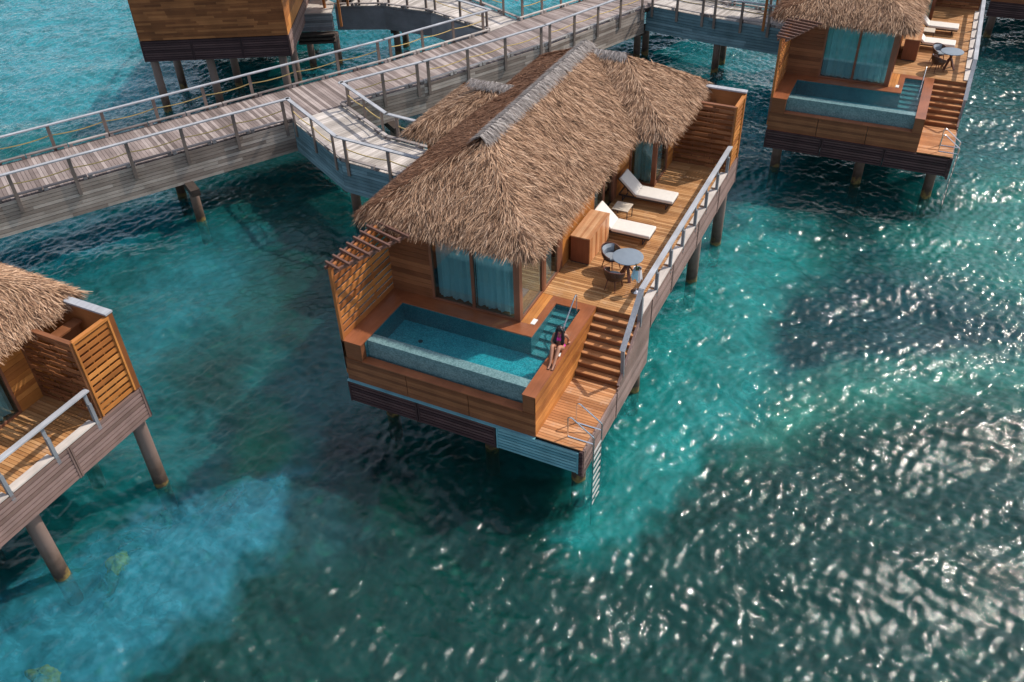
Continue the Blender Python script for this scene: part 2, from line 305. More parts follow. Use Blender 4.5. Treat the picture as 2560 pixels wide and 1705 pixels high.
# ================================================================== BUNGALOW (local frame: x right along the pool front, y back along the deck, z up from the water)
LO, UP = 2.30, 3.66
W = 7.15; XS = -1.30; YS = 2.69; YT = 4.23; HX = -3.0; HY = 2.71; YE = 13.55; YF = 14.8; WX = -2.05; WY = 11.5; EVZ = 6.2
def thatch_surface():
    R1 = (-7.85, -2.55, 2.5, 15.05, EVZ, .60, 1, 1, 1, 1); R2 = (-5.2, -1.45, 10.4, 15.05, EVZ, .60, 0, 1, 1, 1); R3 = (-9.9, -6.0, 8.45, 12.75, 5.7, .5, 1, 0, 1, 1)
    return [R1, R2, R3]
RECTS = thatch_surface()
def hz(x, y):
    """roof height, downslope dir and blend at arrays x,y"""
    best = np.full(x.shape, -9.); dx = np.zeros_like(x); dy = np.zeros_like(x); sl = np.full(x.shape, .6)
    for (x0, x1, y0, y1, z0, s, ea, eb, ec, ed) in RECTS:
        d = np.stack([(x - x0) if ea else x * 0 + 99, (x1 - x) if eb else x * 0 + 99, (y - y0) if ec else x * 0 + 99, (y1 - y) if ed else x * 0 + 99])
        ins = (x >= x0) & (x <= x1) & (y >= y0) & (y <= y1)
        o = np.argsort(d, 0); d1 = np.take_along_axis(d, o[:1], 0)[0]; d2 = np.take_along_axis(d, o[1:2], 0)[0]
        dirs = np.array([(-1, 0), (1, 0), (0, -1), (0, 1)], float)
        g1 = dirs[o[0]]; g2 = dirs[o[1]]; w = np.clip(1 - (d2 - d1) / .75, 0, 1) * .9
        g = g1 + g2 * w[..., None]; g /= np.linalg.norm(g, axis=-1, keepdims=True) + 1e-9
        z = np.where(ins, z0 + s * d1, -9)
        z = z + np.where(ins & (d1 < .5), -.10 * (1 - d1 / .5) ** 2, 0)
        k = z > best; best = np.where(k, z, best); dx = np.where(k, g[..., 0], dx); dy = np.where(k, g[..., 1], dy); sl = np.where(k, s, sl)
    return best, dx, dy, sl
def strips(name, P, D, Nn, Lg, Wd, lift, matl, parent, bend=.25, seg=2):
    """thatch leaves: ribbons from root P along D, width Wd, tips raised by lift along Nn"""
    n = len(P); S = np.cross(D, Nn); S /= np.linalg.norm(S, axis=1, keepdims=True) + 1e-9
    rows_ = []
    for k in range(seg + 1):
        t = k / seg; wv = Wd * (1.0 if k < seg else .35)
        c = P + D * (Lg * t)[:, None] + Nn * (lift * (t ** .8))[:, None]; c[:, 2] -= bend * Lg * t * t
        rows_ += [c - S * wv[:, None] / 2, c + S * wv[:, None] / 2]
    V = np.stack(rows_, 1).reshape(-1, 3); m = 2 * (seg + 1)
    base = (np.arange(n) * m)[:, None]
    F = np.concatenate([np.stack([base[:, 0] + 2 * k, base[:, 0] + 2 * k + 1, base[:, 0] + 2 * k + 3, base[:, 0] + 2 * k + 2], 1)[:, None] for k in range(seg)], 1).reshape(-1)
    me = bpy.data.meshes.new(name); me.vertices.add(len(V)); me.vertices.foreach_set('co', V.astype(np.float32).ravel())
    me.loops.add(len(F)); me.loops.foreach_set('vertex_index', F.astype(np.int32)); nf = n * seg
    me.polygons.add(nf); me.polygons.foreach_set('loop_start', (np.arange(nf) * 4).astype(np.int32))
    try: me.polygons.foreach_set('loop_total', np.full(nf, 4, np.int32))
    except Exception: pass
    me.update(calc_edges=True); me.validate(); me.materials.append(matl)
    o = bpy.data.objects.new(name, me); COL.objects.link(o); o.parent = parent; return o
def roof_mesh(rects, name, parent, dens, seed, shaded=False):
    rg = np.random.default_rng(seed)
    # leaves
    Ps = []
    for (x0, x1, y0, y1, *_r) in rects:
        n = int((x1 - x0) * (y1 - y0) * dens); x = rg.uniform(x0, x1, n); y = rg.uniform(y0, y1, n); Ps.append(np.stack([x, y], 1))
    P2 = np.concatenate(Ps); x, y = P2[:, 0], P2[:, 1]
    z, dx, dy, s = hz(x, y)
    own = np.full(x.shape, -9.)
    for (x0, x1, y0, y1, z0, sl_, ea, eb, ec, ed) in rects:
        d = np.minimum.reduce([(x - x0) if ea else x * 0 + 99, (x1 - x) if eb else x * 0 + 99, (y - y0) if ec else x * 0 + 99, (y1 - y) if ed else x * 0 + 99])
        ins = (x >= x0) & (x <= x1) & (y >= y0) & (y <= y1); own = np.maximum(own, np.where(ins, z0 + sl_ * d, -9))
    k = own > z - .12; x, y, z, dx, dy, s = [q[k] for q in (x, y, z, dx, dy, s)]
    n = len(x); c = 1 / np.sqrt(1 + s * s); D = np.stack([dx * c, dy * c, -s * c], 1); Nn = np.stack([dx * s * c, dy * s * c, c], 1)
    a = rg.normal(0, .36, n) + .25 * np.sin(x * 2.1 + y * 1.3); S = np.cross(D, Nn)
    D = D * np.cos(a)[:, None] + S * np.sin(a)[:, None]
    tw = rg.normal(0, .45, n); Nt = Nn * np.cos(tw)[:, None] + np.cross(Nn, D) * np.sin(tw)[:, None]
    P = np.stack([x, y, z], 1) + Nn * rg.uniform(-.035, .05, n)[:, None]
    o1 = (P, D, Nt, rg.uniform(.20, .48, n), rg.uniform(.010, .021, n), rg.uniform(.0, .10, n))
    # shaggy eave fringe
    Q = []
    for (x0, x1, y0, y1, z0, sl_, ea, eb, ec, ed) in rects:
        for on, p0, p1, dr in ((ea, (x0, y0), (x0, y1), (-1, 0)), (eb, (x1, y0), (x1, y1), (1, 0)), (ec, (x0, y0), (x1, y0), (0, -1)), (ed, (x0, y1), (x1, y1), (0, 1))):
            if not on: continue
            ln = hypot(p1[0] - p0[0], p1[1] - p0[1]); m = int(ln * dens * .34); t = rg.uniform(0, 1, m); inn = rg.uniform(-.02, .30, m)
            ex = p0[0] + (p1[0] - p0[0]) * t - dr[0] * inn; ey = p0[1] + (p1[1] - p0[1]) * t - dr[1] * inn
            zz, *_ = hz(ex, ey)
            bz = z0 + sl_ * inn
            kk = (zz < bz + .12)
            endd = np.minimum(t, 1 - t) * ln; cornr = np.clip(1 - endd / .6, 0, 1) * np.where(t < .5, -1, 1)
            tx, ty = (p1[0] - p0[0]) / ln, (p1[1] - p0[1]) / ln
            dd = np.stack([dr[0] + tx * cornr * .8, dr[1] + ty * cornr * .8], 1); dd /= np.linalg.norm(dd, axis=1, keepdims=True)
            dd += rg.normal(0, .28, (m, 2))
            drop = rg.uniform(.55, 1.9, m)
            DD = np.stack([dd[:, 0], dd[:, 1], -drop], 1); DD /= np.linalg.norm(DD, axis=1, keepdims=True)
            PP = np.stack([ex, ey, bz - rg.uniform(.0, .16, m)], 1)
            NN = np.stack([dd[:, 0] * .6, dd[:, 1] * .6, np.full(m, .8)], 1); NN /= np.linalg.norm(NN, axis=1, keepdims=True)
            Q.append([q[kk] for q in (PP, DD, NN, rg.uniform(.14, .32, m), rg.uniform(.010, .022, m), rg.uniform(0, .04, m))])
    A = [np.concatenate([o1[i]] + [q[i] for q in Q]) for i in range(6)]
    o = strips(name, *A, M['thatch'], parent, bend=.12)
    if shaded:  # left slope leaves: shade put into their colour
        o.data.materials.append(M['thatchshade']); mi = np.repeat(((A[1][:, 0] < -.45) & (np.abs(A[0][:, 1] - 8.7) < 7) & (A[0][:, 0] < -5.2)).astype(np.int32), 2)
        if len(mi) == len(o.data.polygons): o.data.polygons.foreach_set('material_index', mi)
    return o
def roof_core(rects, name, parent):
    mb = MB(); st = .17
    for (x0, x1, y0, y1, *_r) in rects:
        nx = int((x1 - x0) / st); ny = int((y1 - y0) / st)
        X, Y = np.meshgrid(np.linspace(x0 + .05, x1 - .05, nx), np.linspace(y0 + .05, y1 - .05, ny), indexing='ij'); Z, *_ = hz(X, Y)
        vs = [(X[i, j], Y[i, j], Z[i, j] - .03) for i in range(nx) for j in range(ny)]
        fs = [(i * ny + j, (i + 1) * ny + j, (i + 1) * ny + j + 1, i * ny + j + 1) for i in range(nx - 1) for j in range(ny - 1)]
        nv = len(vs); vs += [(X[i, j], Y[i, j], min(Z[i, j] - .2, Z[i, j] - .2)) for i in range(nx) for j in range(ny)]
        fs += [tuple(q + nv for q in f[::-1]) for f in fs]
        edge = [(i, 0) for i in range(nx)] + [(nx - 1, j) for j in range(1, ny)] + [(i, ny - 1) for i in range(nx - 2, -1, -1)] + [(0, j) for j in range(ny - 2, 0, -1)]
        for q in range(len(edge)):
            a = edge[q][0] * ny + edge[q][1]; b = edge[(q + 1) % len(edge)]; b = b[0] * ny + b[1]; fs.append((a, a + nv, b + nv, b))
        mb.add(vs, fs, True)
    return mb.build(name, M['thatchb'], parent)
def ridge_cap(name, p0, p1, zr, s, parent, seed, drop=.38):
    rg = np.random.default_rng(seed); p0 = np.array(p0); p1 = np.array(p1); ln = np.linalg.norm(p1 - p0); t_ = (p1 - p0) / ln; nn = np.array([-t_[1], t_[0]])
    n = int(ln * 300); A = [[] for _ in range(6)]
    for side in (-1, 1):
        t = rg.uniform(-.12, ln + .12, n); c = 1 / sqrt(1 + s * s)
        band = .05 * np.sin(t * 2 * pi / .32)
        P = np.stack([p0[0] + t_[0] * t, p0[1] + t_[1] * t, zr + .055 + np.abs(band) * .6 + rg.uniform(-.02, .03, n)], 1)
        j = rg.normal(0, .38, n); dh = nn[None] * side + t_[None] * j[:, None]
        D = np.stack([dh[:, 0] * c, dh[:, 1] * c, np.full(n, -s * c * 1.02)], 1); D /= np.linalg.norm(D, axis=1, keepdims=True)
        Nn = np.stack([nn[0] * side * s * c + 0 * t, nn[1] * side * s * c + 0 * t, c + 0 * t], 1)
        for i, q in enumerate((P, D, Nn, rg.uniform(drop * .55, drop * 1.25, n), rg.uniform(.012, .03, n), rg.uniform(.0, .07, n))): A[i].append(q)
    A = [np.concatenate(a) for a in A]
    o = strips(name, *A, M['ridge'], parent, bend=.05)
    return o

def piling(parent, x, y, top, r=.20):
    mb = MB(); mb.tube([(x, y, -1.2), (x, y, .5), (x, y, top)], [r * 1.04, r, r * .97], 14); return mb.build('piling', M['pile'], parent)

def window_unit(root, ax, pc, a0, a1, z0, z1, out, nmull=1, curtain=True, name='window'):
    """framed sliding window with panes; window > frame pieces, pane, curtain"""
    def bx(mb, p, q, a, b, za, zb):
        if ax == 'y': mb.box(a, b, pc + p * out, pc + q * out, za, zb)
        else: mb.box(pc + p * out, pc + q * out, a, b, za, zb)
    fr = MB(); t = .07
    bx(fr, -.05, .05, a0, a1, z0, z0 + t); bx(fr, -.05, .05, a0, a1, z1 - t, z1)
    bx(fr, -.05, .047, a0, a0 + t, z0 + t, z1 - t); bx(fr, -.05, .047, a1 - t, a1, z0 + t, z1 - t)
    n = nmull + 1; ps = [a0 + t + (a1 - a0 - 2 * t) * i / n for i in range(n + 1)]
    for q in ps[1:-1]: bx(fr, -.05, .046, q - .045, q + .045, z0 + t, z1 - t)
    w = fr.build(name, M['frame'], root)
    for i in range(n):
        g = MB(); lo = ps[i] + (.045 if i else 0); hi = ps[i + 1] - (.045 if i < n - 1 else 0)
        bx(g, -.006, .006, lo, hi, z0 + t, z1 - t); g.build('pane', M['glass'], w)
        if curtain:
            c = MB(); m = 64; vs = []; fs = []; ph = rnd() * 6
            for k in range(m + 1):
                a = lo + (hi - lo) * k / m; d = -.17 - .045 * sin(a * 21 + ph + 1.3 * sin(a * 4)) - .02 * sin(a * 47)
                for zz in (z0 + .04, z1 - .03):
                    vs.append((a, pc + d * out, zz) if ax == 'y' else (pc + d * out, a, zz))
            for k in range(m): fs.append((2 * k, 2 * k + 2, 2 * k + 3, 2 * k + 1))
            c.add(vs, fs, True); c.build('curtain', M['curtain'], w)
    return w

def lattice(root, name, ax, pc, a0, a1, z0, z1, col=.58, mtl='siding', woven=(0, 99)):
    """board screen with see-through gaps; inside the woven rows short boards pass alternately in front and behind"""
    mb = MB(); nr = int((z1 - z0) / .178)
    def bx(a, b, d, za, zb):
        p, q = pc + d - .011, pc + d + .011
        if ax == 'y': mb.box(a, b, p, q, za, zb)
        else: mb.box(p, q, a, b, za, zb)
    for k in range(nr):
        zz = z0 + k * (z1 - z0) / nr; zt = zz + .118
        if woven[0] <= k < woven[1]:
            off = col * .5 * (k % 2); a = a0 - off; i = 0
            while a < a1 - .01:
                b = min(a1, a + col); aa = max(a, a0)
                if b - aa > .03: bx(aa, b - .006, .013 * (1 if (i + k // 2) % 2 else -1), zz, zt - .012)
                a += col; i += 1
        else: bx(a0, a1, 0, zz, zt)
    for q in (.33, .66):
        a = a0 + (a1 - a0) * q
        if ax == 'y': mb.box(a - .02, a + .02, pc - .05, pc - .034, z0, z1) if False else mb.box(a - .02, a + .02, pc + .034, pc + .05, z0, z1)
        else: mb.box(pc - .05, pc - .034, a - .02, a + .02, z0, z1)
    o = mb.build(name, M[mtl], root)
    fr = MB()
    if ax == 'y': fr.box(a0 - .05, a1 + .05, pc - .06, pc + .06, z1, z1 + .07); fr.box(a0 - .05, a0, pc - .05, pc + .05, z0, z1); fr.box(a1, a1 + .05, pc - .05, pc + .05, z0, z1)
    else: fr.box(pc - .06, pc + .06, a0 - .05, a1 + .05, z1, z1 + .07); fr.box(pc - .05, pc + .05, a0 - .05, a0, z0, z1); fr.box(pc - .05, pc + .05, a1, a1 + .05, z0, z1)
    fr.build('screen_frame', M[mtl], o)
    return o

def slat_skirt(root, name, ax, pc, a0, a1, z0, z1, out, n, mtl, sub=True):
    mb = MB(); st = (z1 - z0) / n
    def bx(mb_, p, q, a, b, za, zb):
        if ax == 'y': mb_.box(a, b, pc + p * out, pc + q * out, za, zb)
        else: mb_.box(pc + p * out, pc + q * out, a, b, za, zb)
    for i in range(n): bx(mb, .0, .04, a0 + .05, a1 - .05, z0 + i * st + .014, z0 + (i + 1) * st - .02)
    bx(mb, .0, .055, a0, a0 + .05, z0, z1); bx(mb, .0, .055, a1 - .05, a1, z0, z1)
    bx(mb, -.03, -.005, a0, a1, z0 + .02, z1 - .02)
    return mb.build(name, M[mtl], root)

def make_bungalow():
    b = empty('overwater_bungalow')
    # ---- decks
    mb = MB(); boards_h(mb, XS, -.0, YT, YE, UP); boards_h(mb, HX, XS - .004, YT, 4.85, UP)
    boards_h(mb, HX, XS - .004, 4.85, WY, UP); boards_h(mb, WX, XS - .004, WY, YE, UP); boards_h(mb, WX, -.05, YE, YF - .1, UP)
    mb.build('upper_deck', M['deck'], b)
    mb = MB(); boards_h(mb, XS, 0, 0, YS, LO); mb.build('lower_deck', M['deck2'], b)
    mb = MB(); mb.box(-W + .02, -.06, 4.36, YF - .05, UP - .35, UP - .035); mb.box(-W + .02, HX + .2, HY + .02, 4.35, UP - .35, UP - .035); mb.box(XS + .03, -.06, .06, YS, LO - .3, LO - .035); mb.box(XS, -.06, YS, 4.3, 1.7, 2.15)
    mb.box(-W + .05, XS - .05, .1, HY, 1.75, 2.42)
    for y in (1.0, 5.3, 8.6, 11.7, 14.3): mb.box(-W + .1, -.12, y - .13, y + .13, UP - .98 if y > 4.6 else 1.5, UP - .36 if y > 4.6 else 1.74)
    mb.build('floor_frame', M['dbeam'], b)
    # ---- stairs
    st = MB(); st.box(XS, -.03, YS + .1, YT, 2.2, 2.28); stair = st.build('staircase', M['dbeam'], b); run = (YT - YS) / 7
    for k in range(1, 8):
        t = MB(); z = UP - .17 * k; y0 = YT - run * k; 
        boards_h(t, XS + .004, -.03, y0 - .02, y0 + run - .014, z, t=.035, w=.12, gap=.008, lmin=3, lmax=4); t.build('tread', M['deck2'], stair)
        r_ = MB(); r_.box(XS + .004, -.035, y0 + run - .01, y0 + run + .012, z, z + .17 - .036); r_.build('riser', M['dwood'], stair)
    r_ = MB(); r_.box(XS + .004, -.035, YS + .002, YS + .022, LO, LO + .17 - .036); r_.build('riser', M['dwood'], stair)
    # ---- skirts
    for (x0, x1, mt) in ((-W - .02, -4.91, 'skirt'), (-4.88, -2.47, 'skirt'), (-2.44, -.06, 'tealslat')): slat_skirt(b, 'skirt_panel', 'y', -.03, x0, x1, 1.47, 2.22, -1, 7, mt)
    lg = MB(); lg.box(-W - .02, XS, -.10, -.005, 2.235, 2.265); lg.build('skirt_ledge', M['tealslat'], b)
    cp = MB(); 
    for i in range(14): cp.box(-.055, .05, -.085 + (0.012 if i % 2 else 0), -.02, 1.42 + i * .06, 1.42 + i * .06 + .045)
    cp.box(-.05, .03, -.06, -.0, 1.40, 2.27); cp.build('corner_post', M['skirt'], b)
    def side_boards(y0, y1, zb, zt, nm='side_skirt'):
        slat_skirt(b, nm, 'x', .0, y0, y1, zb, zt, 1, max(3, int((zt - zb) / .125)), 'skirty')
    side_boards(0.02, 2.52, 1.32, 2.27)
    for (y0, y1) in ((5.2, 7.2), (7.22, 9.9), (9.92, 12.4), (12.42, YF + .02)): side_boards(y0, y1, 2.62, 3.64)
    # stair side panel with sloping top
    mb = MB(); pts = [(2.54, 1.32), (5.16, 1.32), (5.16, 3.64), (4.40, 3.64), (YT, 3.58), (2.75, 2.42), (2.54, 2.30)]
    for i in range(18):   # clapboards cut to the outline
        za = 1.32 + i * .13; zb = za + .118
        if za > 3.6: break
        zm = (za + zb) / 2; ys = 2.54 if zm < 2.30 else 2.54 + (zm - 2.30) * (YT + .1 - 2.54) / (3.62 - 2.30)
        mb.box(.0, .04, ys, 5.16, za, min(zb, 3.64))
    mb.box(-.03, -.004, 3.1, 5.15, 1.34, 2.5); mb.bar((.0, 2.66, 2.36), (.0, YT + .1, 3.62), .07, .14); mb.box(-.02, -.004, 3.9, 5.15, 2.5, 3.0)
    mb.build('stair_side_panel', M['skirty'], b)
    slat_skirt(b, 'side_skirt', 'x', -W, .0, YF, 2.62, 3.64, -1, 8, 'skirty')
    for (x0, x1) in ((-W, -4.85), (-4.83, -2.43), (-2.41, .02)): slat_skirt(b, 'skirt_panel', 'y', YF + .02, x0, x1, 2.62, 3.64, 1, 9, 'skirt')
    # ---- curb and railing
    py = [4.30, 5.65, 6.95, 8.18, 9.50, 10.74, 12.06, 13.36]
    mb = MB()
    for a, c in zip(py[:-1], py[1:]): mb.box(-.20, .035, a + .06, c - .06, UP + .006, UP + .05)
    mb.build('edge_curb', M['curb'], b)
    rl = MB(); rl.box(-.085, .075, YT - .03, 13.46, UP + .965, UP + 1.005); railing = rl.build('handrail', M['rail'], b)
    for y in py:
        q = MB(); q.box(-.05, -.01, y - .045, y + .045, UP - .05, UP + .965); q.box(.0, .04, y - .045, y + .045, UP - .25, UP + .62); q.build('rail_post', M['rpost'], railing)
    sr = MB(); sr.bar((-.005, YT - .02, UP + .985), (-.005, 2.83, 3.47), .15, .04); so_ = sr.build('stair_handrail', M['rail'], b)
    q = MB(); q.bar((.0, 2.88, 3.46), (.0, 2.95, 2.50), .05, .10, (1, 0, 0)); q.bar((-.0, YT - .05, UP + .97), (.0, YT - .03, UP - .3), .05, .12, (1, 0, 0)); q.build('rail_post', M['rpost'], so_)
    # ---- plunge pool
    PX0, PX1, PY0, PY1 = -6.55, -1.66, .63, 2.21; RX0, RY1 = -2.43, 3.91; T = .035
    pl = empty('plunge_pool'); pl.parent = b
    mb = MB(); mb.box(PX0, PX1, PY0, PY1, 2.9, 3.0); mb.build('pool_floor', M['tilein'], pl)
    mb = MB(); mb.box(PX0 - .12, PX1 + .02, .2, HY - .05, 2.42, 2.48)
    mb.box(PX0 - .1, PX0, .20, PY1 + .1, 2.5, UP - T); mb.box(PX1, PX1 + .1, .2, RY1 + .1, 2.5, UP - T)
    mb.box(PX0, RX0, PY1, PY1 + .1, 2.5, UP - T); mb.box(RX0 - .1, RX0, PY1 + .1, RY1, 2.5, UP - T); mb.box(RX0 - .1, PX1, RY1, RY1 + .1, 2.5, UP - T)
    mb.build('pool_shell', M['tiledark'], pl)
    mb = MB(); mb.box(PX0, PX1, .315, PY0, 2.5, UP - .05); mb.build('infinity_edge', M['tile'], pl)
    mb = MB(); mb.box(PX0, PX1, .2, .315, 2.5, 2.56); mb.build('overflow_trough', M['tile'], pl)
    for i in range(6):
        mb = MB(); y1 = RY1 - i * .29; mb.box(RX0, PX1, y1 - .29, y1, 2.5, UP - .20 - i * .075); mb.build('pool_step', M['tile'], pl)
    mb = MB(); zz = UP - .075; n = 60
    mb.add([(PX0, PY0, zz), (PX1, PY0, zz), (PX1, PY1, zz), (PX0, PY1, zz), (RX0, PY1, zz), (RX0, RY1, zz), (PX1, RY1, zz)], [(0, 1, 2, 4, 3), (4, 2, 6, 5)])
    mb.build('pool_water', M['poolwater'], pl)
    for (x, y) in ((-5.6, 1.5), (-2.35, 1.15)):
        mb = MB(); mb.lathe([(.07, 3.003), (.07, 3.015), (.03, 3.018)], (x, y), 16); mb.build('pool_drain', M['dmetal'], pl)
    # copings
    for a_ in ((-W, PX0 + .01, -.02, HY, UP - T, UP), (PX1 - .01, XS + .0, -.02, YT, UP - T, UP), (HX + .36, RX0 + .01, PY1, RY1, UP - T, UP - .001)): mb = MB(); mb.box(*a_); mb.build('pool_coping', M['coping'], pl)
    for a_ in ((PX0 + .012, HX + .358, PY1 - .01, HY, UP - T, UP - .0015), (HX + .36, PX1 - .012, RY1, YT, UP - T, UP - .002)): mb = MB(); mb.box(*a_); mb.build('pool_coping', M['copx'], pl)
    mb = MB()
    for i in range(3): mb.box(HX + .004 + i * .118, HX + .116 + i * .118, HY, YT - .01, UP - T, UP - .003)
    mb.build('coping_boards', M['sidingy'], pl)
    mb = MB(); mb.box(-2.70, -2.57, 2.73, 2.98, UP, UP + .012); mb.build('skimmer_lid', M['white'], pl)
    # walls round the pool
    mb = MB(); siding(mb, 'x', XS - .02, 0, YT, LO, UP - T, 1, w=.085, gap=.005, lmin=3, lmax=5); mb.box(XS - .3, XS - .022, 0.02, YT, 2.3, UP - T - .002); mb.build('pool_side_wall', M['sidingy'], b)
    for a_ in ((XS - .36, XS - .003, -.0, .30, 2.3, UP - T - .001), (-W + .003, PX0 - .02, .0, .30, 2.3, UP - T - .001)): mb = MB(); mb.box(*a_); mb.build('pool_pier', M['dwood'], b)
    for (x0, x1) in ((-W, -5.2), (-5.18, -3.28), (-3.26, XS - .005)):
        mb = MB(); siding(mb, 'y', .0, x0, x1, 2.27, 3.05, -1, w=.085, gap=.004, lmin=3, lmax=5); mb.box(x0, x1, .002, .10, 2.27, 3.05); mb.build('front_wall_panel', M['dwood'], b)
    mb = MB(); x = PX0 - .02
    while x < PX1 - .02: 
        e = min(PX1 + .0, x + .62); mb.box(x, e - .004, -.035, .235, 3.052, 3.09); x = e
    mb.build('low_wall_cap', M['copx'], b)
    # pool handrail
    mb = MB(); mb.tube([(-1.73, 3.78, 3.2), (-1.73, 3.76, 4.18), (-1.73, 3.74, 4.27), (-1.73, 3.66, 4.30), (-1.73, 3.56, 4.25), (-1.75, 2.75, 3.62), (-1.75, 2.6, 3.3)], .022, 8); mb.build('pool_handrail', M['steel'], pl)
    # ---- left screen + pergola
    mb = MB()
    for k in range(10): mb.box(-W - .02, -W + .012, .09, HY, UP + .01 + k * .233, UP + .168 + k * .233)
    for y in (.9, 1.8): mb.box(-W - .045, -W - .022, y, y + .07, UP, UP + 2.33)
    scr = mb.build('privacy_screen', M['screen'], b)
    mb = MB(); mb.box(-W - .05, -W + .04, -.0, .085, UP - 1.2, UP + 2.36); mb.box(-W - .045, -W + .035, .086, HY, UP + 2.335, UP + 2.385); mb.build('screen_frame', M['siding'], scr)
    pg = empty('pergola'); pg.parent = b
    mb = MB(); mb.bar((-7.28, .0, 6.0), (-7.28, 2.9, 6.0), .06, .09); mb.bar((-6.98, -.02, 6.0), (-6.0, 2.6, 6.0), .06, .09); mb.build('pergola_beam', M['perg'], pg)
    for i in range(8):
        y = .12 + i * .325; xi = -6.98 + (y / 2.6) * .98 + .12
        mb = MB(); mb.bar((-7.36, y + .05, 6.085), (xi, y - .12 - .03 * i, 6.085), .06, .07); mb.build('pergola_slat', M['perg'], pg)
    # ---- house walls
    ZT = 6.12
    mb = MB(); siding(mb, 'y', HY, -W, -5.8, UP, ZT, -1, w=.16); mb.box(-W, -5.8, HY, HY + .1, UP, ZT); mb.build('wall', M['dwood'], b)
    window_unit(b, 'y', HY + .03, -5.8, -3.10, UP + .0, ZT - .1, -1, 1)
    for a_ in ((-3.10, HX + .02, HY - .03, HY + .09, UP, ZT), (HX - .09, HX + .03, 4.29, 4.41, UP, ZT), (HX - .09, HX + .025, 5.38, 5.66, UP, ZT), (HX - .09, HX + .024, 10.02, 10.30, UP, ZT)): mb = MB(); mb.box(*a_); mb.build('wall_post', M['frame'], b)
    window_unit(b, 'x', HX - .03, HY + .09, 4.29, UP, ZT - .1, 1, 0, curtain=False)
    window_unit(b, 'x', HX - .03, 4.41, 5.38, UP, ZT - .1, 1, 0)
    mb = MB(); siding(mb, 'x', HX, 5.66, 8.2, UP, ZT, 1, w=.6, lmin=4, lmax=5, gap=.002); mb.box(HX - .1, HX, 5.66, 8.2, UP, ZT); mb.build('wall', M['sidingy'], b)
    window_unit(b, 'x', HX - .03, 8.2, 9.1, UP, ZT - .1, 1, 0)
    d = MB(); d.box(HX - .09, HX + .02, 9.1, 9.16, UP, ZT - .1); d.box(HX - .09, HX + .02, 9.96, 10.02, UP, ZT - .1); d.box(HX - .09, HX + .019, 9.16, 9.96, ZT - .2, ZT - .1)
    dr = d.build('door', M['frame'], b); d = MB(); d.box(HX - .06, HX - .05, 9.16, 9.96, UP + .03, ZT - .2); d.build('pane', M['glass'], dr)
    mb = MB(); siding(mb, 'x', HX, 10.30, WY, UP, ZT, 1, w=.16); mb.box(HX - .1, HX, 10.3, WY, UP, ZT); mb.build('wall', M['sidingy'], b)
    window_unit(b, 'y', WY + .03, HX + .03, WX - .06, UP, ZT - .1, -1, 0)
    window_unit(b, 'x', WX - .03, WY + .06, 12.85, UP, ZT - .1, 1, 0)
    mb = MB(); mb.box(WX - .07, WX + .03, WY - .03, WY + .06, UP, ZT); mb.build('wall_post', M['frame'], b)
    mb = MB(); siding(mb, 'x', WX, 12.85, YF - .1, UP, ZT, 1, w=.16); mb.box(WX - .1, WX, 12.85, YF - .1, UP, ZT); mb.build('wall', M['sidingy'], b)
    mb = MB(); siding(mb, 'x', -W, HY, YF, UP, ZT, -1, w=.3, lmin=3, lmax=5, gap=.003); mb.box(-W, -W + .1, HY + .1, YF, UP, ZT - .2); mb.build('wall', M['sidingy'], b)
    mb = MB(); siding(mb, 'y', YF, -W, .0, UP, 6.10, 1, w=.105, gap=.003, lmin=.5, lmax=1.8); mb.box(-W, -.0, YF - .1, YF, UP, 6.10); mb.box(-.0, .03, YF - .14, YF + .035, UP, 6.10); mb.build('rear_wall', M['rearwall'], b)
    mb = MB(); mb.box(-1.75, .05, YF - .17, YF + .05, 6.10, 6.15); mb.build('wall_cap', M['rail'], b)
    # interior floor and dark core so that nothing shows through
    mb = MB(); boards_h(mb, -W + .15, HX - .1, HY + .15, WY, UP, w=.14); mb.box(-W + .15, -W + .2, HY + .15, YF - .2, UP, ZT); mb.box(-W + .2, HX - .1, 6.8, 6.85, UP, ZT); mb.build('interior_floor', M['dwood'], b)
    # ---- shower enclosure
    lattice(b, 'lattice_screen', 'y', YE, WX + .03, -.05, UP + .02, 5.98, mtl='dwood')
    lattice(b, 'lattice_screen', 'x', -.01, YE + .06, YF - .16, UP + .02, 5.98, col=.28, mtl='sidingy', woven=(50, 51))
    mb = MB(); mb.box(-1.25, -.95, YE + .35, YF - .15, 5.62, 5.67); mb.box(-1.13, -1.07, YE + .5, YF - .2, 4.9, 5.62); mb.build('shower_shelf', M['dwood'], b)
    # ---- thatch
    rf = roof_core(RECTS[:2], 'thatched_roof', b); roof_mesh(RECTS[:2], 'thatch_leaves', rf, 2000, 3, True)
    ridge_cap('ridge_cap', (-5.2, 5.1), (-5.2, 12.75), EVZ + 2.65 * .60, .60, rf, 5)
    ridge_cap('ridge_cap', (-5.0, 12.72), (-3.8, 12.72), EVZ + 2.325 * .60, .60, rf, 6, .34)
    er = roof_core(RECTS[2:], 'entry_roof', b); roof_mesh(RECTS[2:], 'thatch_leaves', er, 2000, 4)
    ridge_cap('ridge_cap', (-8.4, 10.6), (-6.7, 10.6), 5.7 + 2.15 * .5, .5, er, 8, .34)
    for (x, y) in ((-9.4, 9.0), (-9.4, 12.2)): mb = MB(); mb.box(x - .06, x + .06, y - .06, y + .06, UP - .6, 5.75); mb.build('porch_post', M['siding'], b)
    # ---- swim ladder
    ld = empty('swim_ladder'); ld.parent = b
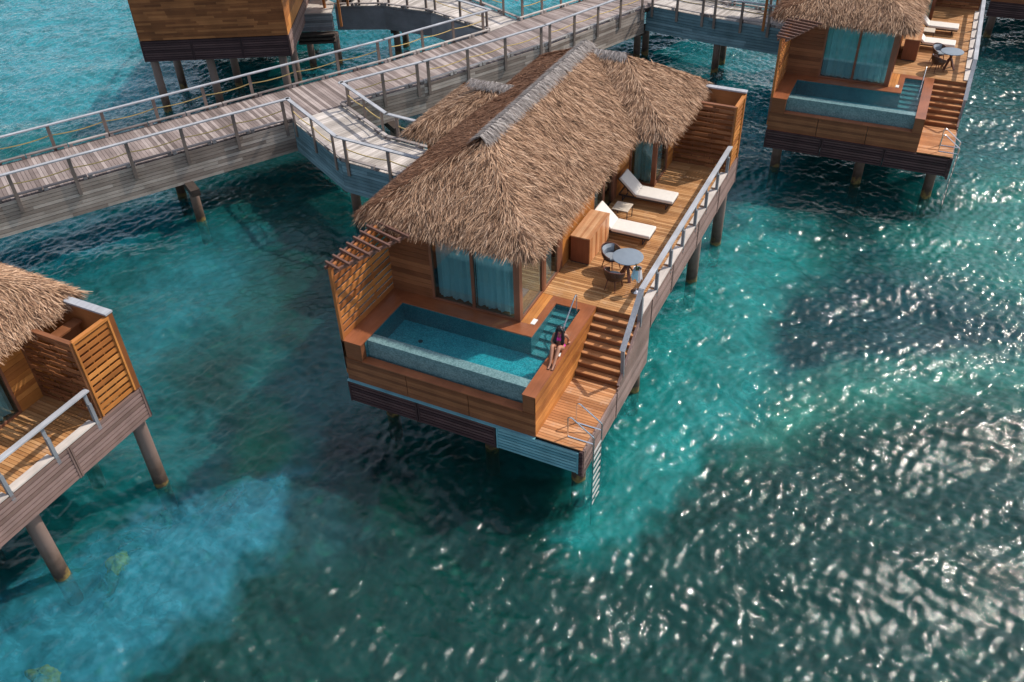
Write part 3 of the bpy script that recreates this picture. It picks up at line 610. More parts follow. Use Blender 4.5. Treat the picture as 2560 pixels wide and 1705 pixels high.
    for y in (.32, .89):
        mb = MB(); zt = LO + .72; mb.tube([(-.53, y, LO), (-.53, y, zt - .1), (-.515, y, zt - .03), (-.46, y, zt), (-.40, y, zt - .02), (-.36, y, zt - .06), (.17, y, LO + .27), (.20, y, LO + .22), (.20, y, LO + .1), (.20, y, -.9)], .021, 8)
        mb.tube([(-.53, y, LO + .02), (.20, y, LO + .02)], .018, 6); mb.build('ladder_rail', M['steel'], ld)
    for k in range(9):
        mb = MB(); z = 1.95 - k * .25; mb.box(.185, .215, .345, .865, z - .025, z + .02); mb.build('ladder_step', M['dullstep'], ld)
    # ---- pilings
    for x, y in ((-.5, 1.1), (-3.3, 1.2), (-6.75, 1.25), (-.38, 5.3), (-3.4, 5.3), (-6.6, 5.3), (-.42, 11.72), (-3.4, 11.72), (-6.6, 11.72), (-.32, 14.6), (-3.0, 14.4), (-6.6, 14.4)):
        piling(b, x, y, 2.75 if y > 3 else 1.6)
    return b
# ================================================================== WATER
def srgb(c): return np.array([((q / 255 + .055) / 1.055) ** 2.4 if q > 10 else q / 255 / 12.92 for q in c])
SEA_GAIN = 0.85
ZONES=[
([(-84.18,41.65),(-62.63,48.96),(-36.15,21.69),(-29.06,18.58),(-31.72,14.04),(-39.56,8.69)],(70,165,180),2.5),
([(-29.8,3.51),(-24.43,10.22),(-21.43,9.39),(-21.86,6.16),(-22.89,2.99),(-25.3,1.95),(-26.39,0.84)],(35,140,160),1.0),
([(-23.03,10.37),(-19.77,14.41),(-15.09,12.07),(-12.98,7.91),(-11.95,4.16),(-12.14,0.53),(-14.64,0.63),(-16.19,4.03),(-17.35,8.09)],(34,98,98),1.2),
([(-20.35,6.81),(-17.35,8.09),(-15.58,4.29),(-15.59,1.49),(-16.26,-0.33),(-18.67,2.36)],(42,125,135),0.9),
([(-15.09,-0.54),(-14.74,1.86),(-13.3,1.97),(-11.88,1.11),(-11.59,-0.59),(-13.13,-1.27)],(26,76,74),0.4),
([(-15.51,6.82),(-14.7,9.22),(-12.64,7.41),(-11.37,4.41),(-11.64,2.7),(-14.04,4.37)],(26,80,76),0.5),
([(-10.35,-2.5),(-11.33,-0.47),(-10.69,0.48),(-9.2,-0.38),(-8.33,-1.78),(-8.95,-2.63)],(25,128,104),0.7),
([(-1.37,9.32),(-0.63,13.22),(-0.26,17.56),(0.55,20.27),(2.49,17.98),(3.24,14.26),(2.98,11.78),(3.11,8.93),(3.65,7.51),(3.43,6.09),(3.14,4.12),(2.5,2.7),(2.14,0.63),(1.32,-0.55),(-0.32,-1.45),(-1.46,-0.66),(-0.23,1.11)],(45,155,155),0.6),
([(3.13,14.84),(2.77,19.22),(7.81,23.32),(12.12,29.97),(12.11,14.66),(8.36,16.46),(5.23,16.71)],(50,140,132),1.2),
([(-0.68,24.69),(7.27,23.5),(7.99,21.05),(4.52,16.08),(1.21,18.18)],(24,88,88),0.8),  # darkened water colour, painting in the shade beneath the upper right bungalow
([(-8.41,-1.24),(-7.83,0.23),(-7.26,1.34),(-1.12,1.64),(0.02,0.17),(-0.6,-1.1),(0.16,-1.39),(1.45,-0.57),(2.13,0.29),(2.14,2.18),(2.72,3.74),(3.68,6.2),(5.27,7.56),(11.35,12.07),(15.04,12.55),(13.99,-2.36),(-6.73,-12.01),(-7.49,-10.29),(-7.62,-9.07),(-7.69,-7.97),(-7.6,-6.98),(-6.99,-5.85),(-7.1,-5.0),(-7.3,-3.97)],(20,74,70),0.15),  # dark deep water; also paints in shade below the middle bungalow's front
([(2.81,12.56),(3.98,14.57),(5.27,16.4),(7.64,16.15),(9.2,15.04),(12.11,15.2),(12.11,13.13),(8.77,11.42),(6.89,10.11),(5.6,9.54),(4.19,8.21),(3.11,8.93)],(20,76,84),0.35),
([(3.21,4.35),(3.79,6.9),(4.44,8.32),(6.91,10.0),(12.11,13.38),(12.11,11.48),(7.73,8.65),(5.42,6.76),(4.45,5.1),(3.41,4.05)],(62,150,138),0.6),
([(-13.45,-10.61),(-12.62,-8.71),(-11.71,-6.94),(-11.18,-5.06),(-10.2,-4.0),(-9.2,-3.11),(-8.52,-2.16),(-8.14,-1.51),(-7.7,-2.43),(-7.44,-3.79),(-7.29,-4.93),(-7.36,-6.09),(-7.61,-7.13),(-7.66,-8.08),(-7.64,-9.2),(-7.11,-10.67),(-10.96,-12.45)],(60,146,168),0.28),
([(-7.12,-4.22),(-7.31,-2.96),(-7.08,-1.79),(-6.29,-1.62),(-5.89,-2.67),(-5.05,-3.28),(-5.56,-3.99),(-6.61,-4.7)],(42,96,100),0.4),
([(-7.99,-1.82),(-8.34,-0.2),(-7.57,0.56),(-6.22,-0.07),(-4.65,-0.69),(-5.33,-1.27),(-6.32,-0.88),(-7.19,-1.18),(-7.33,-2.08)],(13,42,44),0.3),
([(-5.15,-1.55),(-4.43,-1.31),(-3.86,-2.09),(-4.52,-2.47)],(30,115,92),0.3),
([(-30.38,31.86),(-22.12,30.93),(-16.9,32.19),(-18.56,24.64),(-24.21,20.53)],(38,140,158),1.0),
([(-13.14,36.78),(-2.24,34.38),(0.89,21.25),(-2.74,23.85),(-4.89,30.73),(-9.3,33.68)],(35,135,148),1.0),
([(5.77,59.21),(15.96,62.88),(14.77,34.59),(7.97,28.26)],(32,98,100),1.5),
([(-27.57,47.21),(-15.36,51.6),(-16.56,38.01),(-20.11,35.79)],(50,165,178),1.0)]


WX0, WX1, WY0, WY1 = -62., 24., -22., 66.
def grid(x0, x1, y0, y1, st):
    nx = int((x1 - x0) / st) + 1; ny = int((y1 - y0) / st) + 1
    X, Y = np.meshgrid(np.linspace(x0, x1, nx), np.linspace(y0, y1, ny), indexing='ij')
    i, j = np.meshgrid(np.arange(nx - 1), np.arange(ny - 1), indexing='ij'); a = (i * ny + j).ravel()
    return X, Y, np.stack([a, a + ny, a + ny + 1, a + 1], 1)
def grid_obj(name, X, Y, Z, F, matl, smooth=True):
    me = bpy.data.meshes.new(name); V = np.stack([X.ravel(), Y.ravel(), Z.ravel()], 1).astype(np.float32)
    me.vertices.add(len(V)); me.vertices.foreach_set('co', V.ravel()); me.loops.add(F.size); me.loops.foreach_set('vertex_index', F.astype(np.int32).ravel())
    me.polygons.add(len(F)); me.polygons.foreach_set('loop_start', (np.arange(len(F)) * 4).astype(np.int32))
    try: me.polygons.foreach_set('loop_total', np.full(len(F), 4, np.int32))
    except Exception: pass
    me.polygons.foreach_set('use_smooth', np.full(len(F), smooth)); me.update(calc_edges=True); me.materials.append(matl)
    o = bpy.data.objects.new(name, me); COL.objects.link(o); return o
def waves(X, Y, seed=2):
    rg = np.random.default_rng(seed); Z = np.zeros_like(X)
    wx = X + .5 * np.sin(Y * .31 + 1) + .35 * np.sin(X * .23 + Y * .17); wy = Y + .5 * np.sin(X * .27) + .3 * np.sin(Y * .19 - X * .4 + 2)
    for lam, amp, n, sp in ((6.5, .030, 5, .7), (3.2, .018, 8, .9), (1.6, .0065, 14, 1.2), (.75, .0056, 24, 1.4), (.38, .0062, 32, 1.7), (.24, .0036, 32, 1.9)):
        for _ in range(n):
            th = R(116) + rg.normal(0, sp * .55); l = lam * rg.uniform(.75, 1.35); k = 2 * pi / l; ph = rg.uniform(0, 6.28)
            u = k * (wx * cos(th) + wy * sin(th)) + ph
            grp = .55 + .45 * np.sin((X * cos(th + 1.2) + Y * sin(th + 1.2)) * .55 / l + ph * 2)
            Z += amp / sqrt(n) * 4.6 * grp * (np.sin(u) + .28 * np.cos(2 * u))
    return Z
X, Y, F = grid(WX0, WX1, WY0, WY1, .068)
Z = waves(X, Y); fade = np.clip(np.minimum.reduce([X - WX0, WX1 - X, Y - WY0, WY1 - Y]) / 3, 0, 1); Z *= fade
wat = grid_obj('lagoon_water', X, Y, Z, F, M['water']); tag(wat, kind='structure')
far = MB(); B = 700
for (a, b_, c, d) in ((-B, WX0, -B, B), (WX1, B, -B, B), (WX0, WX1, -B, WY0), (WX0, WX1, WY1, B)): far.add([(a, c, 0), (b_, c, 0), (b_, d, 0), (a, d, 0)], [(0, 1, 2, 3)])
far.build('open_water', M['openwater'], kind='structure')
# seabed with its sand, weed and reef patches, plus bungalow shade painted in
def seabed_mat():
    m, nt, out = mat('seabed'); L = nt.links.new; d = N(nt, 'ShaderNodeSubsurfaceScattering'); d.falloff = 'BURLEY'; d.inputs['Scale'].default_value = SSC * 1.3; d.inputs['Radius'].default_value = (1, 1, 1); L(d.outputs[0], out.inputs[0])
    at = N(nt, 'ShaderNodeAttribute'); at.attribute_name = 'Col'; tc = N(nt, 'ShaderNodeTexCoord')
    n = N(nt, 'ShaderNodeTexNoise'); n.inputs['Scale'].default_value = 1.3; n.inputs['Detail'].default_value = 9; n.inputs['Roughness'].default_value = .62; n.inputs['Distortion'].default_value = .8; L(tc.outputs['Object'], n.inputs['Vector'])
    r = N(nt, 'ShaderNodeMapRange'); r.inputs[1].default_value = .3; r.inputs[2].default_value = .7; r.inputs[3].default_value = .55; r.inputs[4].default_value = 1.45; L(n.outputs[0], r.inputs[0])
    mm = N(nt, 'ShaderNodeMix'); mm.data_type = 'RGBA'; mm.blend_type = 'MULTIPLY'; mm.inputs[0].default_value = 1; L(at.outputs['Color'], mm.inputs[6]); L(r.outputs[0], mm.inputs[7])
    L(mm.outputs[2], d.inputs[0]); return m
SX, SY, SF = grid(WX0 - 2, WX1 + 2, WY0 - 2, WY1 + 2, .22)
def sdist(poly, x, y):
    n = len(poly); dm = np.full(x.shape, 1e9); ins = np.zeros(x.shape, bool)
    for i in range(n):
        (x0, y0), (x1, y1) = poly[i], poly[(i + 1) % n]; ex, ey = x1 - x0, y1 - y0; l2 = ex * ex + ey * ey + 1e-9
        t = np.clip(((x - x0) * ex + (y - y0) * ey) / l2, 0, 1); dm = np.minimum(dm, (x - x0 - t * ex) ** 2 + (y - y0 - t * ey) ** 2)
        c = ((y0 > y) != (y1 > y)); ins ^= c & (x < (x1 - x0) * (y - y0) / ((y1 - y0) if abs(y1 - y0) > 1e-9 else 1e-9) + x0)
    return np.where(ins, np.sqrt(dm), -np.sqrt(dm))
def zone_colour(SX, SY):
    qx = SX + .22 * np.sin(SY * 2.1 + 1.1 * np.sin(SX * 1.3)) + .22 * np.sin(SX * 3.7 + SY * 2.9) + .10 * np.sin(SY * 8.3 - SX * 5.1)
    qy = SY + .22 * np.sin(SX * 1.9 + .9 * np.sin(SY * 1.7)) + .22 * np.sin(SY * 4.1 - SX * 3.3) + .10 * np.sin(SX * 9.1 + SY * 6.3)
    colr = np.ones(SX.shape + (3,)) * srgb((26, 108, 112))
    for poly, c, soft in ZONES:
        s_ = np.clip(sdist(poly, qx, qy) / soft * .5 + .5, 0, 1); s_ = (s_ * s_ * (3 - 2 * s_))[..., None]
        colr = colr * (1 - s_) + srgb(c) * s_
    return np.clip(colr * SEA_GAIN, 0, .85)
def set_col(o, c):
    ca = o.data.color_attributes.new('Col', 'FLOAT_COLOR', 'POINT'); ca.data.foreach_set('color', np.concatenate([c, np.ones(c.shape[:2] + (1,))], -1).astype(np.float32).ravel())
colr = zone_colour(SX, SY)
sb = grid_obj('seabed', SX, SY, -1.05 + .08 * np.sin(SX * .9) * np.sin(SY * .8), SF, seabed_mat()); tag(sb, kind='structure')
set_col(sb, colr)
def bil(C, fx, fy):
    ix = np.clip(fx.astype(int), 0, C.shape[0] - 2); iy = np.clip(fy.astype(int), 0, C.shape[1] - 2); tx = (fx - ix)[..., None]; ty = (fy - iy)[..., None]
    return (C[ix, iy] * (1 - tx) + C[ix + 1, iy] * tx) * (1 - ty) + (C[ix, iy + 1] * (1 - tx) + C[ix + 1, iy + 1] * tx) * ty
set_col(wat, bil(colr, (X - SX[0, 0]) / (SX[-1, 0] - SX[0, 0]) * (SX.shape[0] - 1), (Y - SY[0, 0]) / (SY[0, -1] - SY[0, 0]) * (SX.shape[1] - 1)))
dk = MB(); dk.add([(-B, -B, -1.3), (B, -B, -1.3), (B, B, -1.3), (-B, B, -1.3)], [(0, 1, 2, 3)]); dk.build('deep_seabed', plain('deep_seabed', (.015, .10, .13), .9), kind='structure')

# ================================================================== BUNGALOWS
bung = make_bungalow()
tag(bung, 'middle overwater bungalow with thatched roof, a seated woman at its plunge pool', 'bungalow', 'overwater bungalows on stilts')
right = copy_tree(bung); right.location = (7.13, 20.50, 0); right.rotation_euler.z = R(1.1); right['label'] = 'bungalow upper right, pool brimming over its edge, grey walkway meeting its left side'
left = copy_tree(bung); left.location = (-11.01, -18.62, 0); left.rotation_euler.z = R(-.2); left['label'] = 'bungalow cut off by the left edge, slatted shower enclosure at its deck end'
rear = copy_tree(bung); rear.location = (-36.45, 28.67, 0); rear.rotation_euler.z = R(208); rear['label'] = 'top left bungalow showing only its blank brown plank wall and dark skirt'
farb = copy_tree(bung); farb.location = (14.55, 40.6, 0); farb.rotation_euler.z = R(1.5); farb['label'] = 'top right corner bungalow, only dark slatted skirt and front wall in view'

for ch in left.children:
    if ch.name.startswith('piling') and abs(ch.data.vertices[0].co.y - 11.72) < .3: ch.location.y = -.66
for b_ in (right, left, rear, farb):
    for ch in b_.children:
        if ch.type == 'MESH' and ch.data.materials[0].name == 'teal_slat': ch.data = ch.data.copy(); ch.data.materials[0] = M['skirt']
# ================================================================== BOARDWALKS
DZ, RZ, BZ = 2.90, 3.95, 1.58
def lerp(a, b, t): return (a[0] + (b[0] - a[0]) * t, a[1] + (b[1] - a[1]) * t)
def bw_deck(parent, pairs, m, w=.145):
    mb = MB()
    for (n0, f0), (n1, f1) in zip(pairs[:-1], pairs[1:]):
        ln = (hypot(n1[0] - n0[0], n1[1] - n0[1]) + hypot(f1[0] - f0[0], f1[1] - f0[1])) / 2; k = max(1, int(ln / w))
        for i in range(k):
            t0, t1 = i / k, (i + 1) / k - .012 / ln; a, b, c, d = lerp(n0, n1, t0), lerp(n0, n1, t1), lerp(f0, f1, t1), lerp(f0, f1, t0)
            mb.quadbox(a, b, c, d, DZ - .04, DZ + uni(-.003, .003))
    mb.build('walkway_deck', m, parent)
    mb = MB()
    for (n0, f0), (n1, f1) in zip(pairs[:-1], pairs[1:]): mb.quadbox(lerp(n0, f0, .02), lerp(n1, f1, .02), lerp(n1, f1, .98), lerp(n0, f0, .98), DZ - .25, DZ - .06)
    mb.build('walkway_joists', M['dbeam'], parent)
def bw_edge(parent, pts, outside, mf, mc, posts=None, sp=2.15, rope=True, start=.3, bottom=BZ, mr='rail'):
    """fascia boards, raised kerb board, posts, handrail and rope along a polyline; outside = +1 left of travel, -1 right"""
    fas = MB(); cb_ = MB(); hr = MB(); rp = []; post_objs = []
    for (a, b) in zip(pts[:-1], pts[1:]):
        d = Vector((b[0] - a[0], b[1] - a[1], 0)); ln = d.length; d.normalize(); o = Vector((-d.y, d.x, 0)) * outside; A = Vector((*a, 0))
        for (za, zb) in rows(bottom, DZ + .0, .148, .02):
            t = 0
            while t < ln - .01:
                e = min(ln, t + uni(1.2, 3.4));  e = ln if ln - e < .5 else e
                p = A + d * t + o * (.03 + uni(-.002, .002)); q = A + d * (e - (.004 if e < ln else 0)) + o * .03
                fas.bar((p.x, p.y, (za + zb) / 2), (q.x, q.y, (za + zb) / 2), .035, zb - za); t = e
        p = A + o * .0; q = A + d * ln
        fas.bar((p.x, p.y, (bottom + DZ) / 2 - .05), (q.x, q.y, (bottom + DZ) / 2 - .05), .02, DZ - bottom - .2)
        t = 0
        while t < ln - .05:
            e = min(ln, t + 1.62); p = A + d * (t + .02) - o * .03; q = A + d * (e - .02) - o * .03
            cb_.bar((p.x, p.y, DZ + .14), (q.x, q.y, DZ + .14), .15, .045)
            for tt in (t + .10, e - .10):
                if tt < ln: r_ = A + d * (tt - .07) - o * .03; s_ = A + d * (tt + .07) - o * .03; cb_.bar((r_.x, r_.y, DZ + .062), (s_.x, s_.y, DZ + .062), .15, .105)
            t = e
        p = A - d * .04 + o * .085; q = A + d * (ln + .04) + o * .085; hr.bar((p.x, p.y, RZ), (q.x, q.y, RZ), .15, .045)
        n = max(1, int(round((ln - 2 * start) / sp))); ts = [start + (ln - 2 * start) * i / n for i in range(n + 1)] if ln > 1 else [ln / 2]
        for t in ts:
            p = A + d * t + o * .085; rp.append(p); post_objs.append((p, d))
    fas.build('fascia', mf, parent); cb_.build('kerb_board', mc, parent); h = hr.build('handrail', M[mr], parent)
    for (p, d) in post_objs:
        mb = MB(); mb.bar((p.x, p.y, DZ - .52), (p.x, p.y, RZ - .023), .06, .13, (d.x, d.y, 0)); mb.build('rail_post', M['post'], h)
    if rope:
        mb = MB()
        for a, b in zip(rp[:-1], rp[1:]):
            ln = (b - a).length; n = 8
            mb.tube([(a.x + (b.x - a.x) * i / n, a.y + (b.y - a.y) * i / n, RZ - .42 - .07 * ln / 2 * 4 * (i / n) * (1 - i / n)) for i in range(n + 1)], .023, 5)
        mb.build('rope', M['rope'], parent)
g = 'grey plank boardwalks on stilts'
def rotwood(name, stops, ang, stretch=14):
    m = wood(name, *stops, 'x', .78, .35); nt = m.node_tree
    mp = [n for n in nt.nodes if n.type == 'MAPPING'][0]; tc = [n for n in nt.nodes if n.type == 'TEX_COORD'][0]
    m2 = nt.nodes.new('ShaderNodeMapping'); m2.inputs['Rotation'].default_value = (0, 0, -ang); nt.links.new(tc.outputs['Object'], m2.inputs[0]); nt.links.new(m2.outputs[0], mp.inputs[0]); mp.inputs['Scale'].default_value = (1.2, 18, 18); return m
GR = ((.13, .10, .09), (.265, .21, .195), (.44, .37, .345)); PL = ((.34, .30, .27), (.50, .45, .41), (.66, .60, .56)); FS = ((.22, .165, .135), (.40, .325, .275), (.60, .51, .44)); FD = ((.13, .13, .14), (.22, .22, .235), (.33, .33, .35))
TF = ((.09, .17, .20), (.15, .26, .30), (.22, .35, .40))
A1 = atan2(-.52, .855)
M['bwdeck'] = rotwood('boardwalk_plank', GR, A1); M['bwfas'] = rotwood('boardwalk_fascia', FS, A1 + pi / 2)
M['brdeck'] = rotwood('branch_plank', PL, R(60)); M['brfas'] = rotwood('teal_grey_fascia', TF, R(-25)); M['brfas2'] = rotwood('dark_grey_fascia', FD, R(-5))
main = empty('boardwalk', label='long main boardwalk from the left edge up between the bungalows, rope rails both sides', cat='boardwalk', group=g)
NP = [(-28.2, -4.6), (-14.95, 17.8), (-12.3, 22.9), (-11.3, 25.1), (-9.2, 30.4), (-4.3, 41)]; FP = [(-30.94, -2.98), (-17.88, 19.4), (-15.1, 24.75), (-14.45, 26.8), (-12.5, 31.0), (-7.6, 42)]
bw_deck(main, list(zip(NP, FP)), M['bwdeck'])
bw_edge(main, [(-28.2, -4.6), (-18.1, 12.3)], -1, M['bwfas'], M['grey'], start=.35)
bw_edge(main, [(-17.05, 14.40), (-14.95, 17.8)], -1, M['bwfas'], M['grey'], start=.3, sp=1.6)
bw_edge(main, [(-14.95, 17.8), (-11.75, 23.95)], -1, M['bwfas'], M['greyl'], start=.25, sp=2.1)
bw_edge(main, [(-11.75, 23.95), (-9.05, 30.9)], -1, M['bwfas'], M['greyl'], start=.3, sp=1.8)
bw_edge(main, [(-8.2, 33.3), (-4.3, 41)], -1, M['bwfas'], M['greyl'], start=.3)
bw_edge(main, [(-30.94, -2.98), (-17.88, 19.4)], 1, M['bwfas'], M['grey'], start=.35)
bw_edge(main, [(-17.88, 19.4), (-15.15, 24.75)], 1, M['bwfas'], M['greyl'], start=.3, sp=2.)
bw_edge(main, [(-14.45, 26.8), (-12.5, 31.0), (-7.6, 42)], 1, M['bwfas'], M['greyl'], start=.3, sp=1.25)
def pile_pair(parent, a, b, top=1.5):
    d = Vector((b[0] - a[0], b[1] - a[1], 0)).normalized()
    for q in (a, b): piling(parent, q[0], q[1], top - .1, .19)
    mb = MB(); mb.bar((a[0] - d.x * .45, a[1] - d.y * .45, top - .02), (b[0] + d.x * .45, b[1] + d.y * .45, top - .02), .36, .28); mb.build('cross_beam', M['dbeam'], parent)
pile_pair(main, (-20.2, 7.95), (-22.45, 9.3)); pile_pair(main, (-25.3, -.6), (-27.6, .8)); pile_pair(main, (-15.6, 16.0), (-17.9, 17.5)); pile_pair(main, (-11.7, 23.3), (-14.5, 24.6)); pile_pair(main, (-9.5, 31.4), (-12.0, 32.4))
e1 = empty('boardwalk', label='short pale entry walkway from the main boardwalk to the middle bungalow', cat='boardwalk', group=g)
O = [(-18.1, 12.3), (-14.15, 10.1), (-7.3, 9.5)]; I = [(-17.05, 14.42), (-13.5, 12.42), (-7.3, 11.8)]
bw_deck(e1, list(zip(O, I)), M['brdeck'])
bw_edge(e1, O[:2], -1, M['brfas'], M['grey'], start=.4, sp=1.95); bw_edge(e1, O[1:], -1, M['brfas'], M['grey'], start=.35, sp=1.85)
bw_edge(e1, I[:2], 1, M['brfas'], M['grey'], start=.5, sp=1.6); bw_edge(e1, I[1:], 1, M['brfas'], M['grey'], start=.5, sp=1.6)
pile_pair(e1, (-14.3, 10.8), (-13.7, 12.0)); pile_pair(e1, (-9.6, 10.0), (-9.6, 11.5))
e2 = empty('boardwalk', label='curved branch walkway from the main boardwalk to the top left bungalow', cat='boardwalk', group=g)
T = [(-15.15, 24.85), (-19.45, 26.3), (-22.4, 26.3), (-24.9, 25.25)]; S = [(-14.45, 26.8), (-18.4, 28.75), (-22.7, 28.8), (-26.1, 27.5)]
bw_deck(e2, list(zip(T, S)), M['brdeck'])
bw_edge(e2, T[:2], -1, M['brfas2'], M['grey'], start=.3, sp=1.9); bw_edge(e2, T[1:3], -1, M['brfas2'], M['grey'], start=.3, sp=1.2); bw_edge(e2, T[2:], -1, M['brfas2'], M['grey'], start=.3, sp=1.1)
bw_edge(e2, S[:2], 1, M['brfas2'], M['grey'], start=1.2, sp=1.5); bw_edge(e2, S[1:], 1, M['brfas2'], M['grey'])
mb = MB(); mb.quadbox((-24.9, 25.25), (-24.15, 23.85), (-26.0, 22.9), (-28.5, 27), 3.02, 3.08); mb.build('landing_deck', M['brdeck'], e2)
mb = MB()
for i in range(8): mb.bar((-24.12, 23.83, 2.18 + i * .115), (-25.85, 22.90, 2.18 + i * .115), .05, .10)
mb.bar((-24.10, 23.9, 2.57), (-25.86, 22.96, 2.57), .02, .9); mb.quadbox((-24.2, 23.8), (-25.9, 22.9), (-26.6, 24.2), (-24.9, 25.2), 2.85, 2.99)
mb.build('landing_skirt', M['brfas2'], e2)
mb = MB()
for i in range(3): mb.bar((-24.0, 23.75, 1.62 + i * .2), (-25.75, 22.8, 1.62 + i * .2), .5, .1)
mb.build('landing_beam', M['dbeam'], e2)
mb = MB(); mb.box(-24.95, -24.83, 24.3, 24.42, 3.08, 5.6); mb.build('porch_post', M['siding'], e2)
for q in ((-24.5, 24.4), (-25.7, 23.6)): piling(e2, q[0], q[1], 1.8, .19)
pile_pair(e2, (-22.16, 26.9), (-22.5, 28.3))
e3 = empty('boardwalk', label='branch walkway at the top right with dark side boards joining the upper right bungalow', cat='boardwalk', group=g)
Rn = [(-9.05, 31.35), (-5.5, 30.75), (-.7, 30.35)]; Rf = [(-8.25, 33.5), (-5.1, 32.95), (-.7, 32.65)]
bw_deck(e3, list(zip(Rn, Rf)), M['brdeck'])
bw_edge(e3, Rn[:2], -1, M['brfas'], M['grey'], start=.35, sp=1.4); bw_edge(e3, Rn[1:], -1, M['brfas'], M['grey'], start=.3, sp=1.35)
bw_edge(e3, Rf[:2], 1, M['brfas'], M['grey']); bw_edge(e3, Rf[1:], 1, M['brfas'], M['grey'], start=.3, sp=2.4)
piling(e3, -9.25, 32.1, 1.6, .19); piling(e3, -5.0, 31.1, 1.6, .19); piling(e3, -5.0, 32.5, 1.6, .19)

# ================================================================== DECK FURNITURE
def make_lounger(back=1):
    t = empty('sun_lounger')   # foot end at +x
    mb = MB()
    for y in (-.31, .31): mb.bar((-.92, y, .24), (.92, y, .24), .035, .05)
    for x in (-.92, 0, .92): mb.bar((x, -.31, .24), (x, .31, .24), .035, .045)
    fr = mb.build('frame', M['dmetal'], t)
    for x in (-.80, .72):
        mb = MB(); mb.tube([(x, -.28, .22), (x, -.28, .02), (x, .28, .02), (x, .28, .22)], .02, 6); mb.build('leg', M['dmetal'], t)
    mb = MB(); mb.box(-.32, .95, -.345, .345, .275, .385); mb.build('seat_cushion', M['cushion'], t, bevel=.03)
    a = R(43); mb = MB(); L_ = .80
    p0 = Vector((-.33, 0, .33)); p1 = p0 + Vector((-cos(a), 0, sin(a))) * L_; mb.bar(p0, p1, .69, .10); mb.build('backrest_cushion', M['cushion'], t, bevel=.03)
    mb = MB(); n = Vector((-sin(a), 0, -cos(a))) * .075; mb.bar(p0 + n, p1 + n, .64, .03); mb.bar(p0 + (p1 - p0) * .6 + n, (-.72, 0, .25), .03, .03); mb.build('backrest_frame', M['dmetal'], t)
    return t
def make_side_table():
    t = empty('side_table'); mb = MB(); mb.box(-.27, .27, -.27, .27, .42, .45); mb.build('table_top', M['stone'], t, bevel=.005)
    for x in (-.25, .25):
        for y in (-.25, .25): mb = MB(); mb.box(x - .012, x + .012, y - .012, y + .012, 0, .42); mb.build('leg', M['dmetal'], t)
    mb = MB()
    for s in (-1, 1): mb.bar((-.238, s * .25, .405), (.238, s * .25, .405), .02, .02); mb.bar((s * .25, -.238, .405), (s * .25, .238, .405), .02, .02)
    mb.build('frame', M['dmetal'], t); return t
def make_cabinet():
    t = empty('deck_cabinet')
    for i, (a, b) in enumerate(((-.83, -.002), (.002, .83))):
        mb = MB(); nn = 9
        for j in range(nn): mb.box(-.32 + j * .635 / nn, -.32 + (j + 1) * .635 / nn - .0006, a, b, .915, .95)
        mb.build('cabinet_top', M['cabtop'], t)
    mb = MB(); mb.box(-.31, .28, -.815, .815, .05, .912); mb.build('cabinet_body', M['cabside'], t)
    for i in range(2):
        mb = MB(); y0 = -.815 + i * .818; k = 0
        for j in range(7): mb.box(.283, .31, y0 + j * .1155, y0 + (j + 1) * .1155 - .004, .06, .905)
        mb.build('cabinet_door', M['cab'], t)
    mb = MB(); mb.box(-.29, .25, -.79, .79, .0, .048); mb.build('plinth', M['dmetal'], t); return t
def make_table():
    t = empty('round_table'); mb = MB(); mb.lathe([(.0, .70), (.42, .70), (.455, .712), (.46, .725), (.455, .738), (.43, .743), (0, .743)], n=48); mb.build('table_top', M['tabletop'], t)
    for k in range(4):
        a = R(35 + 90 * k); mb = MB(); mb.bar((.30 * cos(a), .30 * sin(a), .0), (-.13 * cos(a), -.13 * sin(a), .70), .045, .085, (-sin(a), cos(a), 0)); mb.build('leg', M['chairwood'], t)
    return t
